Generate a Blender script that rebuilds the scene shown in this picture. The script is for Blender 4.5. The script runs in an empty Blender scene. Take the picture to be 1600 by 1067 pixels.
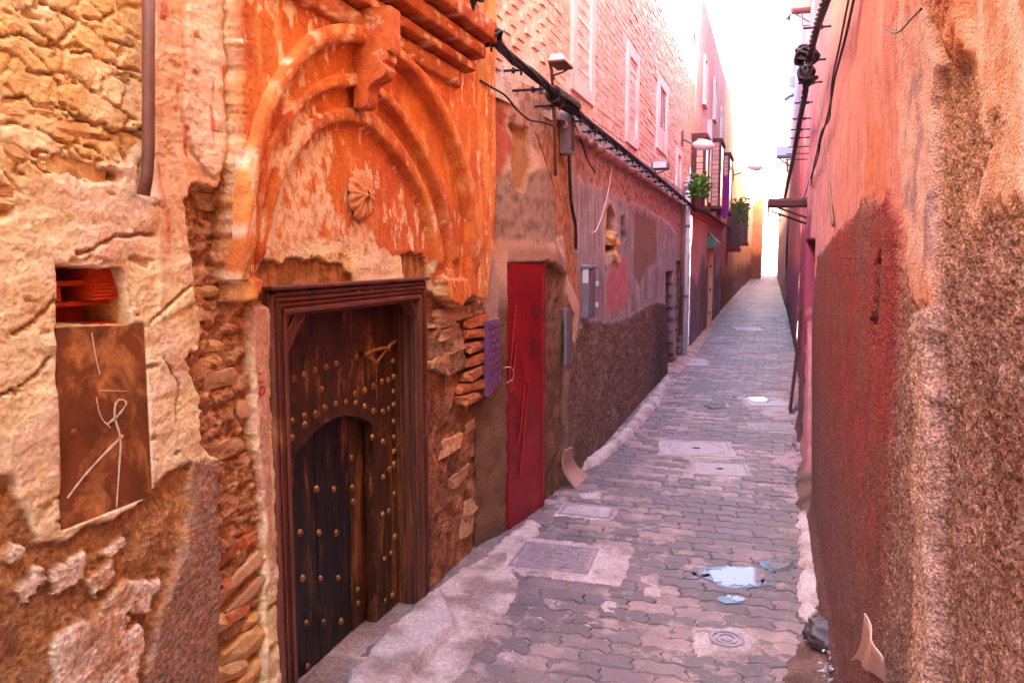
import bpy, bmesh, math, random
import numpy as np
random.seed(7)
C = bpy.context.scene.collection
R = math.radians
scn = bpy.context.scene
# ------------------------------------------------------------------ camera
FOC, EYE = 1230.0, 1.70                     # focal length in pixels of a 1600 px wide frame, eye height in metres
PIT = math.atan(133.5 / FOC); YAW = math.atan(405 * math.cos(PIT) / FOC)
cd = bpy.data.cameras.new('camera'); cam = bpy.data.objects.new('camera', cd); C.objects.link(cam)
cd.sensor_width = 36.0; cd.lens = FOC / 1600 * 36.0; cd.clip_start = 0.05; cd.clip_end = 600
cam.location = (0, 0, EYE); cam.rotation_euler = (math.pi / 2 - PIT, 0, YAW)
scn.camera = cam
# ------------------------------------------------------------------ light
SUN_EL, SUN_AZ = R(40), R(122)              # azimuth measured from +Y (down the alley) towards +X
w = bpy.data.worlds.new('World'); scn.world = w; w.use_nodes = True
nt = w.node_tree; nt.nodes.clear()
sky = nt.nodes.new('ShaderNodeTexSky'); sky.sky_type = 'NISHITA'; sky.sun_disc = False
sky.sun_elevation = SUN_EL; sky.sun_rotation = SUN_AZ; sky.dust_density = 2.5; sky.air_density = 0.9
bg = nt.nodes.new('ShaderNodeBackground'); bg.inputs[1].default_value = 0.15
wo = nt.nodes.new('ShaderNodeOutputWorld')
nt.links.new(sky.outputs[0], bg.inputs[0]); nt.links.new(bg.outputs[0], wo.inputs[0])
sd_ = bpy.data.lights.new('sun', 'SUN'); sd_.energy = 4.5; sd_.angle = R(0.5); sd_.color = (1, .94, .86)
sun = bpy.data.objects.new('sun', sd_); C.objects.link(sun)
from mathutils import Vector, Matrix
tosun = Vector((math.sin(SUN_AZ) * math.cos(SUN_EL), math.cos(SUN_AZ) * math.cos(SUN_EL), math.sin(SUN_EL)))
sun.rotation_euler = tosun.to_track_quat('Z', 'Y').to_euler()
vs = scn.view_settings
vs.view_transform = 'Standard'; vs.look = 'None'; vs.gamma = 1; vs.use_curve_mapping = False; vs.exposure = 3.95
cy = scn.cycles; cy.use_denoising = True; cy.max_bounces = 10; cy.diffuse_bounces = 7; cy.glossy_bounces = 4
cy.caustics_reflective = False; cy.caustics_refractive = False

# ------------------------------------------------------------------ survey helper: where a sight line meets a plane of the place
_f = np.array([-math.sin(YAW) * math.cos(PIT), math.cos(YAW) * math.cos(PIT), -math.sin(PIT)])
_r = np.array([math.cos(YAW), math.sin(YAW), 0.0]); _u = np.cross(_r, _f); _c = np.array([0, 0, EYE])
def ray(px, py): return _f + (px - 800) / FOC * _r - (py - 533.5) / FOC * _u
def WX(px, py, x):
    d = ray(px, py); return _c + d * (x / d[0])
def WZ(px, py, z=0.0):
    d = ray(px, py); return _c + d * ((z - EYE) / d[2])
def WY(px, py, y):
    d = ray(px, py); return _c + d * (y / d[1])
def P(px, py, x):
    v = WX(px, py, x); return (v[1], v[2])
def poly(pts, x): return np.array([P(a, b, x) for a, b in pts])
def gpoly(pts, z=0.0): return np.array([WZ(a, b, z)[:2] for a, b in pts])
def inview(p, m=20):
    v = np.asarray(p) - _c; d = v @ _f
    if d < .1: return False
    a = 800 + FOC * (v @ _r) / d; b = 533.5 - FOC * (v @ _u) / d
    return -m < a < 1600 + m and -m < b < 1067 + m

# ------------------------------------------------------------------ numpy noise
def _h(ix, iy, s):
    h = (ix.astype(np.int64) * 374761393 + iy.astype(np.int64) * 668265263 + s * 1442695041) & 0xffffffff
    h = ((h ^ (h >> 13)) * 1274126177) & 0xffffffff
    return ((h ^ (h >> 16)) & 0xffffff) / float(0xffffff)
def perlin(x, y, s=0):
    x = np.asarray(x, float); y = np.asarray(y, float)
    xi = np.floor(x); yi = np.floor(y); fx = x - xi; fy = y - yi
    ux = fx * fx * fx * (fx * (fx * 6 - 15) + 10); uy = fy * fy * fy * (fy * (fy * 6 - 15) + 10)
    def g(a, b):
        t = _h(xi + a, yi + b, s) * 6.2831853
        return np.cos(t) * (fx - a) + np.sin(t) * (fy - b)
    n0 = g(0, 0) * (1 - ux) + g(1, 0) * ux; n1 = g(0, 1) * (1 - ux) + g(1, 1) * ux
    return (n0 * (1 - uy) + n1 * uy) * 1.45
def fbm(x, y, f, o=4, s=0, g=.5):
    a = 1.; t = 0.; r = 0.
    for i in range(o):
        r = r + a * perlin(x * f + 13.7 * i, y * f - 7.3 * i, s + i * 17); t += a; a *= g; f *= 2.03
    return r / t * 1.3
def worley(x, y, s=0):
    xi = np.floor(x); yi = np.floor(y); f1 = np.full(np.shape(x), 9.); f2 = f1.copy(); idv = np.zeros(np.shape(x))
    for a in (-1, 0, 1):
        for b in (-1, 0, 1):
            cx = xi + a; cyy = yi + b
            d = np.hypot(cx + .1 + .8 * _h(cx, cyy, s) - x, cyy + .1 + .8 * _h(cx, cyy, s + 5) - y)
            nearer = d < f1
            f2 = np.where(nearer, f1, np.minimum(f2, d)); idv = np.where(nearer, _h(cx, cyy, s + 9), idv); f1 = np.where(nearer, d, f1)
    return f1, f2, idv
def dpl(pls, x, y):                           # distance to the nearest of several broken lines
    d = np.full(np.shape(x), 9.)
    for pl in pls:
        for (ax, ay), (bx, by) in zip(pl[:-1], pl[1:]):
            ex, ey = bx - ax, by - ay; t = np.clip(((x - ax) * ex + (y - ay) * ey) / (ex * ex + ey * ey + 1e-12), 0, 1); d = np.minimum(d, np.hypot(x - ax - t * ex, y - ay - t * ey))
    return d
def sst(a, b, x):
    t = np.clip((x - a) / (b - a), 0, 1); return t * t * (3 - 2 * t)
def sdp(pl, x, y):                           # signed distance to a polygon, positive inside
    n = len(pl); d = np.full(np.shape(x), 1e9); ins = np.zeros(np.shape(x), bool)
    for i in range(n):
        ax, ay = pl[i]; bx, by = pl[(i + 1) % n]
        ex, ey = bx - ax, by - ay; L = ex * ex + ey * ey + 1e-12
        t = np.clip(((x - ax) * ex + (y - ay) * ey) / L, 0, 1)
        d = np.minimum(d, np.hypot(x - ax - t * ex, y - ay - t * ey))
        c = ((ay > y) != (by > y)) & (x < ex * (y - ay) / (ey if ey else 1e-12) + ax); ins ^= c
    return np.where(ins, d, -d)
def lin(*c):
    c = np.array(c, float) / 255; return np.where(c <= .04045, c / 12.92, ((c + .055) / 1.055) ** 2.4)
def mixc(c, col, m):
    m = np.asarray(m)[..., None]; return c * (1 - m) + np.asarray(col) * m

# ------------------------------------------------------------------ materials
def newmat(name):
    m = bpy.data.materials.new(name); m.use_nodes = True; t = m.node_tree; t.nodes.clear()
    o = t.nodes.new('ShaderNodeOutputMaterial'); b = t.nodes.new('ShaderNodeBsdfPrincipled'); t.links.new(b.outputs[0], o.inputs[0])
    return m, t, b
def nd(t, kind, **kw):
    n = t.nodes.new('ShaderNode' + kind)
    for k, v in kw.items():
        if hasattr(n, k): setattr(n, k, v)
        else: n.inputs[k].default_value = v
    return n
def mth(t, op, a, b=None):
    n = nd(t, 'Math', operation=op)
    for i, v in enumerate((a, b)):
        if v is None: continue
        if isinstance(v, (int, float)): n.inputs[i].default_value = v
        else: t.links.new(v, n.inputs[i])
    return n.outputs[0]
def noise(t, vec, sc, det=4, rough=.55, dist=0.):
    n = nd(t, 'TexNoise', Scale=sc, Detail=det, Roughness=rough, Distortion=dist); t.links.new(vec, n.inputs['Vector']); return n.outputs['Fac']
def mapr(t, v, a, b, c, d):
    n = nd(t, 'MapRange'); t.links.new(v, n.inputs[0])
    for i, q in enumerate((a, b, c, d)): n.inputs[i + 1].default_value = q
    return n.outputs[0]
def mulc(t, col, fac):
    n = nd(t, 'VectorMath', operation='SCALE'); t.links.new(col, n.inputs[0])
    t.links.new(fac, n.inputs['Scale']); return n.outputs[0]
def mixn(t, a, b, fac):
    n = nd(t, 'Mix', data_type='RGBA')
    if not isinstance(fac, (int, float)): t.links.new(fac, n.inputs[0])
    else: n.inputs[0].default_value = fac
    for i, v in ((6, a), (7, b)):
        if hasattr(v, 'links'): t.links.new(v, n.inputs[i])
        else: n.inputs[i].default_value = (*v, 1)
    return n.outputs[2]
def rgbn(t, c):
    n = nd(t, 'RGB'); n.outputs[0].default_value = (*c, 1); return n.outputs[0]
def pos(t, scale=None):
    g = nd(t, 'NewGeometry').outputs['Position']
    if scale:
        m = nd(t, 'Mapping'); m.inputs['Scale'].default_value = scale; t.links.new(g, m.inputs[0]); return m.outputs[0]
    return g
def bump(t, b, h, s, d=.01):
    n = nd(t, 'Bump', Strength=s, Distance=d); t.links.new(h, n.inputs['Height']); t.links.new(n.outputs[0], b.inputs['Normal'])

def wall_material(name, rough=.92, fine=.5, speck=1.0, gs=1.0, sat=.94):
    """plaster / earth wall: base tint and coarseness are carried by the wall mesh, grain, pits and wear by nodes"""
    m, t, b = newmat(name); p = pos(t)
    at = nd(t, 'Attribute'); at.attribute_name = 'tint'
    rg = at.outputs['Alpha']
    n1 = noise(t, p, 9, 6, .6); n2 = noise(t, p, 55 * gs, 5, .65); n3 = noise(t, p, 170 * gs, 3, .6)
    v = nd(t, 'TexVoronoi', Scale=75 * gs); t.links.new(p, v.inputs['Vector'])
    k = mapr(t, n1, .3, .7, .86, 1.12)
    k = mth(t, 'MULTIPLY', k, mapr(t, n2, .3, .7, .86, 1.12))
    sp = mapr(t, n2, .34, .66, .48, 1.55); sp = mth(t, 'MULTIPLY', sp, mapr(t, n3, .3, .7, .7, 1.3))
    mx = nd(t, 'Mix'); t.links.new(mth(t, 'MULTIPLY', rg, speck), mx.inputs[0]); mx.inputs[2].default_value = 1; t.links.new(sp, mx.inputs[3])
    k = mth(t, 'MULTIPLY', k, mx.outputs[0])
    hs_ = nd(t, 'HueSaturation'); hs_.inputs['Saturation'].default_value = sat; hs_.inputs['Value'].default_value = 1.03; t.links.new(mulc(t, at.outputs['Color'], k), hs_.inputs['Color']); t.links.new(hs_.outputs[0], b.inputs['Base Color'])
    b.inputs['Roughness'].default_value = rough; b.inputs['Specular IOR Level'].default_value = .25
    hs = mth(t, 'MULTIPLY', mth(t, 'ADD', mth(t, 'MULTIPLY', n2, 1.3), mth(t, 'MULTIPLY', v.outputs['Distance'], .7)), mth(t, 'ADD', mth(t, 'MULTIPLY', rg, 1.8), .35))
    h = mth(t, 'ADD', hs, mth(t, 'MULTIPLY', n3, .25))
    bump(t, b, h, fine, .012)
    return m
def plain(name, c, rough=.7, metal=0., var=.25, sc=20, bmp=.2, rnd=0., c2=None, stretch=None, spec=.4, wear=.5):
    """one-colour material with grain, an optional second colour that shows where it is worn, and a per-object shift"""
    m, t, b = newmat(name); p = pos(t, stretch)
    n1 = noise(t, p, sc, 6, .65); n2 = noise(t, p, sc * 5, 3, .6)
    k = mapr(t, n1, .3, .7, 1 - var, 1 + var)
    if rnd:
        oi = nd(t, 'ObjectInfo').outputs['Random']; gi = nd(t, 'NewGeometry').outputs['Random Per Island']
        rr = mth(t, 'FRACT', mth(t, 'ADD', oi, gi)); k = mth(t, 'MULTIPLY', k, mapr(t, rr, 0, 1, 1 - rnd, 1 + rnd))
    col = rgbn(t, c)
    if c2 is not None:
        n4 = noise(t, p, sc * .6, 8, .7, .4); col = mixn(t, col, c2, mapr(t, n4, wear, wear + .12, 0, 1))
    t.links.new(mulc(t, col, k), b.inputs['Base Color'])
    b.inputs['Roughness'].default_value = rough; b.inputs['Metallic'].default_value = metal; b.inputs['Specular IOR Level'].default_value = spec
    if bmp: bump(t, b, mth(t, 'ADD', n1, mth(t, 'MULTIPLY', n2, .4)), bmp, .006)
    return m
M = {}
M['wall'] = wall_material('weathered_wall_coat')
M['stucco'] = wall_material('rough_stucco_coat', fine=.8, gs=2.6, sat=.98)
M['paint'] = wall_material('peeling_orange_paint', rough=.9, fine=.55, sat=.99)
M['brick'] = plain('faded_pink_brick', lin(214, 172, 154), .9, 0, .18, 30, .4, .14, lin(230, 206, 194), wear=.47)
M['mortar'] = M['wall']
M['stone'] = plain('ochre_rubble_stone', lin(214, 168, 112), .93, 0, .25, 22, .7, .18, lin(230, 198, 148), wear=.52)
M['redbrick'] = plain('thin_orange_brick', lin(192, 108, 66), .9, 0, .3, 40, .7, .2, lin(196, 146, 110), wear=.50)
M['mudbrick'] = plain('pale_earth_brick', lin(190, 144, 108), .95, 0, .25, 30, .8, .25, lin(216, 178, 142), wear=.52)
M['clay'] = plain('fired_clay_block', lin(190, 62, 18), .85, 0, .25, 40, .4)
M['rust'] = plain('rusty_sheet', lin(118, 66, 34), .5, .0, .45, 9, .35, 0, lin(190, 128, 76), (1, 1.2, .9), wear=.50)
M['chalk'] = plain('chalk_line', lin(222, 200, 182), .95, 0, .2, 90, .2)
M['wood'] = plain('dark_door_wood', lin(28, 16, 11), .45, 0, .6, 22, .8, 0, lin(140, 84, 44), (1, 1, .16), wear=.57)
M['leafwood'] = plain('studded_leaf_wood', lin(70, 40, 26), .5, 0, .55, 26, .8, 0, lin(150, 100, 60), (1, .8, .3), wear=.54)
M['wood_worn'] = plain('worn_orange_wood', lin(72, 42, 24), .6, 0, .5, 18, .8, 0, lin(160, 98, 48), (1, 1, .14), wear=.53)
M['frame'] = plain('carved_frame_wood', lin(104, 56, 44), .5, 0, .35, 16, .5, 0, lin(150, 98, 66), (1, .5, .2), wear=.58)
M['stud'] = plain('old_iron_stud', lin(150, 108, 66), .4, .5, .4, 40, .2, .25)
M['reddoor'] = plain('dark_red_door_paint', lin(136, 10, 24), .45, 0, .25, 6, .25, 0, lin(84, 22, 22), wear=.54)
M['redbar'] = plain('red_bar_paint', lin(150, 30, 30), .5, 0, .2, 30, .1)
M['black'] = plain('black_cable_sheath', lin(40, 30, 40), .55, 0, .3, 30, .1)
M['dark'] = plain('near_black', lin(28, 18, 16), .95, 0, .3, 20, .2)  # near-black: painted shade of the cover holes, also the dark door's stiles
M['steel'] = plain('grey_painted_steel', lin(120, 110, 125), .5, .3, .2, 12, .1, 0, lin(100, 84, 90), wear=.58)
M['white'] = plain('white_limewash', lin(222, 208, 205), .85, 0, .15, 9, .3, 0, lin(196, 160, 150), (1, 1, .3), wear=.56)
M['pvc'] = plain('pale_plastic_pipe', lin(205, 198, 210), .5, 0, .1, 6, .05)
M['brownpipe'] = plain('brown_iron_pipe', lin(120, 80, 66), .6, .2, .25, 12, .2)
M['purple'] = plain('purple_painted_plate', lin(120, 76, 120), .5, 0, .25, 12, .2)
M['board'] = plain('weathered_pink_board', lin(198, 160, 150), .8, 0, .15, 8, .2, 0, lin(170, 120, 112), wear=.6)
M['cover'] = plain('cement_cover', lin(182, 168, 176), .6, 0, .2, 14, .3, 0, lin(204, 188, 192), wear=.54)
M['iron'] = plain('cast_iron_cover', lin(164, 148, 158), .45, .2, .2, 20, .2, 0, lin(126, 108, 114), wear=.55)
M['leaf'] = plain('green_leaf', lin(70, 110, 30), .6, 0, .4, 30, 0, .3)
M['bay'] = plain('brown_bay_wood', lin(88, 40, 42), .6, 0, .3, 10, .2)
M['tile'] = plain('pale_pink_tile', lin(214, 165, 148), .8, 0, .15, 20, .2, .12)
M['shutter'] = plain('mauve_shutter', lin(112, 76, 84), .6, 0, .2, 10, .2)
M['cloth'] = plain('violet_cloth', lin(160, 40, 150), .9, 0, .2, 14, .2)
M['glass'] = plain('dark_window_pane', lin(40, 36, 50), .12, 0, .1, 3, 0)
M['awngreen'] = plain('green_tin_awning', lin(86, 118, 112), .6, .1, .3, 12, .2)
M['lampglass'] = plain('cloudy_lamp_cover', lin(220, 212, 220), .2, 0, .06, 5, 0)
M['paleboard'] = plain('pale_orange_board', lin(206, 150, 122), .8, 0, .15, 8, .2)
M['redpaint'] = plain('red_paint_mark', lin(190, 40, 44), .7, 0, .2, 40, .1)
M['scrap'] = plain('shiny_litter', lin(170, 160, 170), .35, .2, .5, 60, .2, .6)
M['bag'] = plain('grey_plastic_bag', lin(84, 72, 82), .4, 0, .2, 20, .3)
M['pinkpaint'] = plain('pink_ledge_paint', lin(206, 124, 116), .85, 0, .15, 8, .2)
M['bracket'] = plain('orange_bracket_paint', lin(200, 100, 48), .9, 0, .3, 22, .7, 0, lin(232, 196, 160), wear=.56)
M['mudfill'] = plain('dark_interior_earth', lin(90, 62, 48), .95, 0, .2, 10, .2)
M['damp'] = plain('damp_paving_film', lin(84, 72, 78), .22, 0, .2, 12, .1)
M['sheetpaper'] = plain('pale_card', lin(214, 180, 178), .75, 0, .1, 6, .1, 0, lin(196, 150, 150), wear=.6)

# ------------------------------------------------------------------ object helpers
ROOT = {}
def link(o, parent=None):
    C.objects.link(o)
    if parent is not None: o.parent = parent
    return o
def tag(o, label=None, cat=None, group=None, kind=None):
    for k, v in (('label', label), ('category', cat), ('group', group), ('kind', kind)):
        if v: o[k] = v
    return o
def thing(name, label, cat, loc=(0, 0, 0), group=None):
    o = bpy.data.objects.new(name, None); o.empty_display_size = .1; o.location = loc; C.objects.link(o)
    ROOT[o.name] = np.array(loc, float); return tag(o, label, cat, group)
def rootof(p):
    while p is not None and p.parent is not None: p = p.parent
    return ROOT.get(p.name, np.zeros(3)) if p is not None else np.zeros(3)
class MB:
    def __init__(s): s.v = []; s.f = []
    def add(s, vs, fs):
        n = len(s.v); s.v += [tuple(map(float, q)) for q in vs]; s.f += [tuple(i + n for i in q) for q in fs]; return s
    def box(s, x0, x1, y0, y1, z0, z1, jit=0.):
        q = [(a, b, c) for a in (x0, x1) for b in (y0, y1) for c in (z0, z1)]
        if jit: q = [tuple(k + random.uniform(-jit, jit) for k in t) for t in q]
        return s.add(q, [(0, 1, 3, 2), (4, 6, 7, 5), (0, 4, 5, 1), (2, 3, 7, 6), (0, 2, 6, 4), (1, 5, 7, 3)])
    def tube(s, path, r, n=8, cap=True):
        path = [np.array(p, float) for p in path]; rs = r if hasattr(r, '__len__') else [r] * len(path)
        V = []; F = []
        for i, p in enumerate(path):
            d = path[min(i + 1, len(path) - 1)] - path[max(i - 1, 0)]; d = d / (np.linalg.norm(d) + 1e-9)
            a = np.array([0, 0, 1.]) if abs(d[2]) < .9 else np.array([1., 0, 0])
            e1 = np.cross(d, a); e1 /= np.linalg.norm(e1); e2 = np.cross(d, e1)
            for k in range(n):
                t = 2 * math.pi * k / n; V.append(p + rs[i] * (math.cos(t) * e1 + math.sin(t) * e2))
        for i in range(len(path) - 1):
            for k in range(n):
                k2 = (k + 1) % n; F.append((i * n + k, i * n + k2, (i + 1) * n + k2, (i + 1) * n + k))
        if cap: F.append(tuple(range(n))[::-1]); F.append(tuple((len(path) - 1) * n + k for k in range(n)))
        return s.add(V, F)
    def prism(s, pts, axis, a, b):                # polygon in the two other axes, extruded from a to b
        n = len(pts)
        def mk(p, h): q = list(p); q.insert(axis, h); return q
        V = [mk(p, a) for p in pts] + [mk(p, b) for p in pts]
        return s.add(V, [tuple(range(n))[::-1], tuple(range(n, 2 * n))] + [(i, (i + 1) % n, n + (i + 1) % n, n + i) for i in range(n)])
    def dome(s, c, r, ax, n=8, rings=3, h=1.):
        c = np.array(c, float); ax = np.array(ax, float); a = np.array([0, 0, 1.]) if abs(ax[2]) < .9 else np.array([1., 0, 0])
        e1 = np.cross(ax, a); e1 /= np.linalg.norm(e1); e2 = np.cross(ax, e1); V = []; F = []
        for i in range(rings):
            t = math.pi / 2 * i / rings
            for k in range(n):
                q = 2 * math.pi * k / n; V.append(c + r * math.cos(t) * (math.cos(q) * e1 + math.sin(q) * e2) + ax * r * h * math.sin(t))
        V.append(c + ax * r * h)
        for i in range(rings - 1):
            for k in range(n): k2 = (k + 1) % n; F.append((i * n + k, i * n + k2, (i + 1) * n + k2, (i + 1) * n + k))
        for k in range(n): F.append(((rings - 1) * n + k, (rings - 1) * n + (k + 1) % n, rings * n))
        return s.add(V, F)
    def build(s, name, mat, parent=None, smooth=False, bevel=0., seg=1, fixn=True):
        off = rootof(parent)
        me = bpy.data.meshes.new(name); me.from_pydata([tuple(np.array(v) - off) for v in s.v], [], s.f)
        if fixn or bevel:
            bm = bmesh.new(); bm.from_mesh(me); bmesh.ops.recalc_face_normals(bm, faces=bm.faces)
            if bevel: bmesh.ops.bevel(bm, geom=[e for e in bm.edges], offset=bevel, segments=seg, affect='EDGES', profile=.5, clamp_overlap=True)
            bm.to_mesh(me); bm.free()
        me.materials.append(M[mat] if isinstance(mat, str) else mat)
        if smooth:
            me.polygons.foreach_set('use_smooth', [True] * len(me.polygons))
        o = bpy.data.objects.new(name, me); return link(o, parent)
def catmull(pts, n=8):
    p = [np.array(q, float) for q in pts]; p = [2 * p[0] - p[1]] + p + [2 * p[-1] - p[-2]]; out = []
    for i in range(1, len(p) - 2):
        for k in range(n):
            t = k / n; a, b, c, d = p[i - 1:i + 3]
            out.append(.5 * (2 * b + (c - a) * t + (2 * a - 5 * b + 4 * c - d) * t * t + (3 * b - a - 3 * c + d) * t ** 3))
    out.append(p[-2]); return np.array(out)
def resample(pts, n):
    d = np.r_[0, np.cumsum(np.linalg.norm(np.diff(pts, axis=0), axis=1))]; t = np.linspace(0, d[-1], n)
    return np.stack([np.interp(t, d, pts[:, i]) for i in range(pts.shape[1])], 1)

def sheet(name, U, V, fn, mat, parent=None, keep=None, flip=False):
    """surface over two coordinate lists; fn(u,v) -> xyz (N,3), colour (N,3), coarseness (N)"""
    u, v = np.meshgrid(U, V, indexing='ij'); nu, nv = u.shape
    u = u.ravel(); v = v.ravel(); co, col, rg = fn(u, v)
    co = co - rootof(parent)
    i = np.arange(nu * nv).reshape(nu, nv)
    q = np.stack([i[:-1, :-1], i[1:, :-1], i[1:, 1:], i[:-1, 1:]], -1).reshape(-1, 4)
    if flip: q = q[:, ::-1]
    if keep is not None:
        cu = u[q].mean(1); cv = v[q].mean(1); q = q[keep(cu, cv)]
    me = bpy.data.meshes.new(name); me.vertices.add(len(co)); me.vertices.foreach_set('co', co.astype(np.float32).ravel())
    me.loops.add(q.size); me.loops.foreach_set('vertex_index', q.astype(np.int32).ravel())
    me.polygons.add(len(q)); me.polygons.foreach_set('loop_start', np.arange(0, q.size, 4, dtype=np.int32))
    try: me.polygons.foreach_set('loop_total', np.full(len(q), 4, np.int32))
    except Exception: pass
    me.polygons.foreach_set('use_smooth', np.ones(len(q), bool))
    me.update(calc_edges=True)
    ca = me.attributes.new('tint', 'FLOAT_COLOR', 'POINT')
    ca.data.foreach_set('color', np.c_[col, rg].astype(np.float32).ravel())
    me.materials.append(M[mat]); me.validate()
    o = bpy.data.objects.new(name, me); return link(o, parent)
def lines(*seg):                                  # (start, end, step), ...
    out = []
    for a, b, s in seg: out.append(np.linspace(a, b, max(2, int(round((b - a) / s)) + 1))[:-1])
    return np.r_[np.concatenate(out), seg[-1][1]]
# ================================================================== STRUCTURE: sky comes from the world; ground first
XF = -1.58                                    # face of the near buildings on the door side
XL = -1.40                                    # face of the grey plastered building further on
def right_x(y):
    return np.interp(y, [-9, 7.3, 7.4, 8.2, 8.35, 14, 28, 70], [.32, .32, .30, .31, .43, .46, .52, .52])

def street_fn(u, v):
    z = -.0065 + .006 * fbm(u, v, 3, 3, 3) + .004 * fbm(u, v, 17, 3, 4)
    col = mixc(np.tile(lin(146, 124, 122), (len(u), 1)), lin(182, 162, 162), sst(-.1, .4, fbm(u, v, 2.2, 4, 9)))
    return np.stack([u, v, z], 1), col, np.full(len(u), .35)
street = tag(sheet('street', lines((-3, -1.6, .7), (-1.6, .6, .05), (.6, 3, .8)), lines((-12, 1, 1), (1, 12, .05), (12, 90, .8)), street_fn, 'wall'), kind='structure')
gm = sheet('ground', np.array([-400., 400.]), np.array([-400., 400.]), lambda u, v: (np.stack([u, v, u * 0 - .06], 1), np.tile(lin(150, 120, 105), (len(u), 1)), u * 0), 'wall')
tag(gm, kind='structure')

# --- pavers
def paver_material():
    m, t, b = newmat('interlocking_paver_concrete'); p = pos(t)
    oi = nd(t, 'ObjectInfo').outputs['Random']; gi = nd(t, 'NewGeometry').outputs['Random Per Island']
    rr = mth(t, 'FRACT', mth(t, 'ADD', oi, gi))
    n1 = noise(t, p, 7, 6, .65); n2 = noise(t, p, 70, 4, .65); n3 = noise(t, p, 1.1, 4, .6)
    col = mixn(t, lin(110, 98, 104), lin(130, 114, 120), rr)
    col = mixn(t, col, lin(176, 148, 150), mth(t, 'MULTIPLY', mapr(t, rr, .66, .76, 0, 1), mapr(t, n3, .42, .58, 0, .9)))
    col = mixn(t, col, lin(186, 160, 160), mth(t, 'MULTIPLY', mapr(t, n1, .52, .58, 0, 1), mapr(t, n3, .42, .60, .05, .9)))
    k = mth(t, 'MULTIPLY', mapr(t, n2, .3, .7, .82, 1.18), mapr(t, n1, .3, .7, .88, 1.1))
    t.links.new(mulc(t, col, k), b.inputs['Base Color'])
    t.links.new(mapr(t, n1, .3, .7, .42, .68), b.inputs['Roughness'])
    b.inputs['Specular IOR Level'].default_value = .45
    bump(t, b, mth(t, 'ADD', n2, mth(t, 'MULTIPLY', n1, 1.2)), .3, .006)
    return m
M['paver'] = paver_material()
PL, PW = .225, .1125
def paver_ring(ins, z):
    A, B = .011, .012; r = []
    for i in range(4): r.append((i * PL / 4, (A if i % 2 else -A)))
    r += [(PL, -A), (PL + B, PW * .33 - A), (PL - B, PW * .67 - A)]
    r += [(i * PL / 4, PW + (A if i % 2 else -A)) for i in (4, 3, 2, 1, 0)]
    r += [(-B, PW * .67 - A), (B, PW * .33 - A)]
    c = np.array([PL / 2, PW / 2]); q = np.array(r) - c
    s = 1 - ins / np.array([PL / 2, PW / 2]); return [(a[0] * s[0], a[1] * s[1], z) for a in q]
_pv = paver_ring(.0065, 0) + paver_ring(.0025, -.006) + paver_ring(.002, -.035); _n = len(_pv) // 3
_pf = [tuple(range(_n))] + [(a * _n + i, (a + 1) * _n + i, (a + 1) * _n + (i + 1) % _n, a * _n + (i + 1) % _n) for a in (0, 1) for i in range(_n)]
PAV = []
for q in range(6):                            # six castings, each worn and chipped in its own way
    r_ = np.random.RandomState(q); jit = r_.uniform(-.0016, .0016, (_n, 2)); vq = []
    chip = r_.randint(0, _n, 2) if q > 1 else []
    for lv in range(3):
        for i in range(_n):
            x_, y_, z_ = _pv[lv * _n + i]; x_ += jit[i, 0]; y_ += jit[i, 1]
            if i in chip and lv < 2: x_ += (PL / 2 - x_) * .10; y_ += (PW / 2 - y_) * .16
            vq.append((x_, y_, z_ + (r_.uniform(-.0012, .0008) if lv == 0 else 0)))
    me = bpy.data.meshes.new('paver'); me.from_pydata(vq, [], _pf); _b = bmesh.new(); _b.from_mesh(me); bmesh.ops.recalc_face_normals(_b, faces=_b.faces); _b.to_mesh(me); _b.free(); me.materials.append(M['paver']); PAV.append(me)
COVERS = [  # outline as surveyed in the photograph, ground plane
    dict(q=[(790, 883), (822, 850), (942, 857), (912, 898)], kind='tread', mat='iron', lab='square ribbed iron manhole cover set in pale cement near the red door', pad=.10),
    dict(q=[(868, 801), (888, 789), (964, 791), (950, 813)], kind='plain', mat='cover', lab='small pale cement cover lying beside the leaning board', pad=.03),
    dict(q=[(1028, 713), (1040, 690), (1141, 690), (1142, 713)], kind='round', mat='cover', lab='wide grey cover with an inscribed circle in the middle of the alley', pad=.03),
    dict(q=[(1080, 744), (1084, 723), (1164, 723), (1171, 744)], kind='plain', mat='cover', lab='dull cement slab just in front of the wide grey cover', pad=.02),
    dict(q=[(1177, 675), (1175, 662), (1235, 661), (1242, 674)], kind='tread', mat='iron', lab='ribbed iron cover beside the foot of the purple pillar', pad=.03),
    dict(q=[(1172, 636), (1164, 622), (1222, 620), (1234, 634)], kind='plain', mat='iron', lab='smooth iron cover with wet cement edge beyond the purple pillar', pad=.05),
    dict(q=[(1062, 572), (1068, 560), (1104, 560), (1105, 572)], kind='plain', mat='cover', lab='cement cover against the kerb below the dark doorway', pad=.02),
    dict(q=[(1111, 1010), (1108, 992), (1158, 991), (1164, 1009)], kind='disc', mat='cover', lab='round drain lid in a rough square of pale cement', pad=.075),
    dict(q=[(1146, 517), (1150, 511), (1190, 511), (1190, 517)], kind='grate', mat='iron', lab='long slotted drain grate across the far part of the alley', pad=.01)]
for c in COVERS:
    c['g'] = gpoly(c['q']); c['c'] = c['g'].mean(0)
    e = (c['g'][1] - c['g'][0]) * .5 + (c['g'][2] - c['g'][3]) * .5; f = (c['g'][3] - c['g'][0]) * .5 + (c['g'][2] - c['g'][1]) * .5
    ang = math.atan2(f[1], f[0]) * .5; c['ang'] = ang; c['hx'] = np.linalg.norm(f) / 2; c['hy'] = np.linalg.norm(e) / 2
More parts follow.
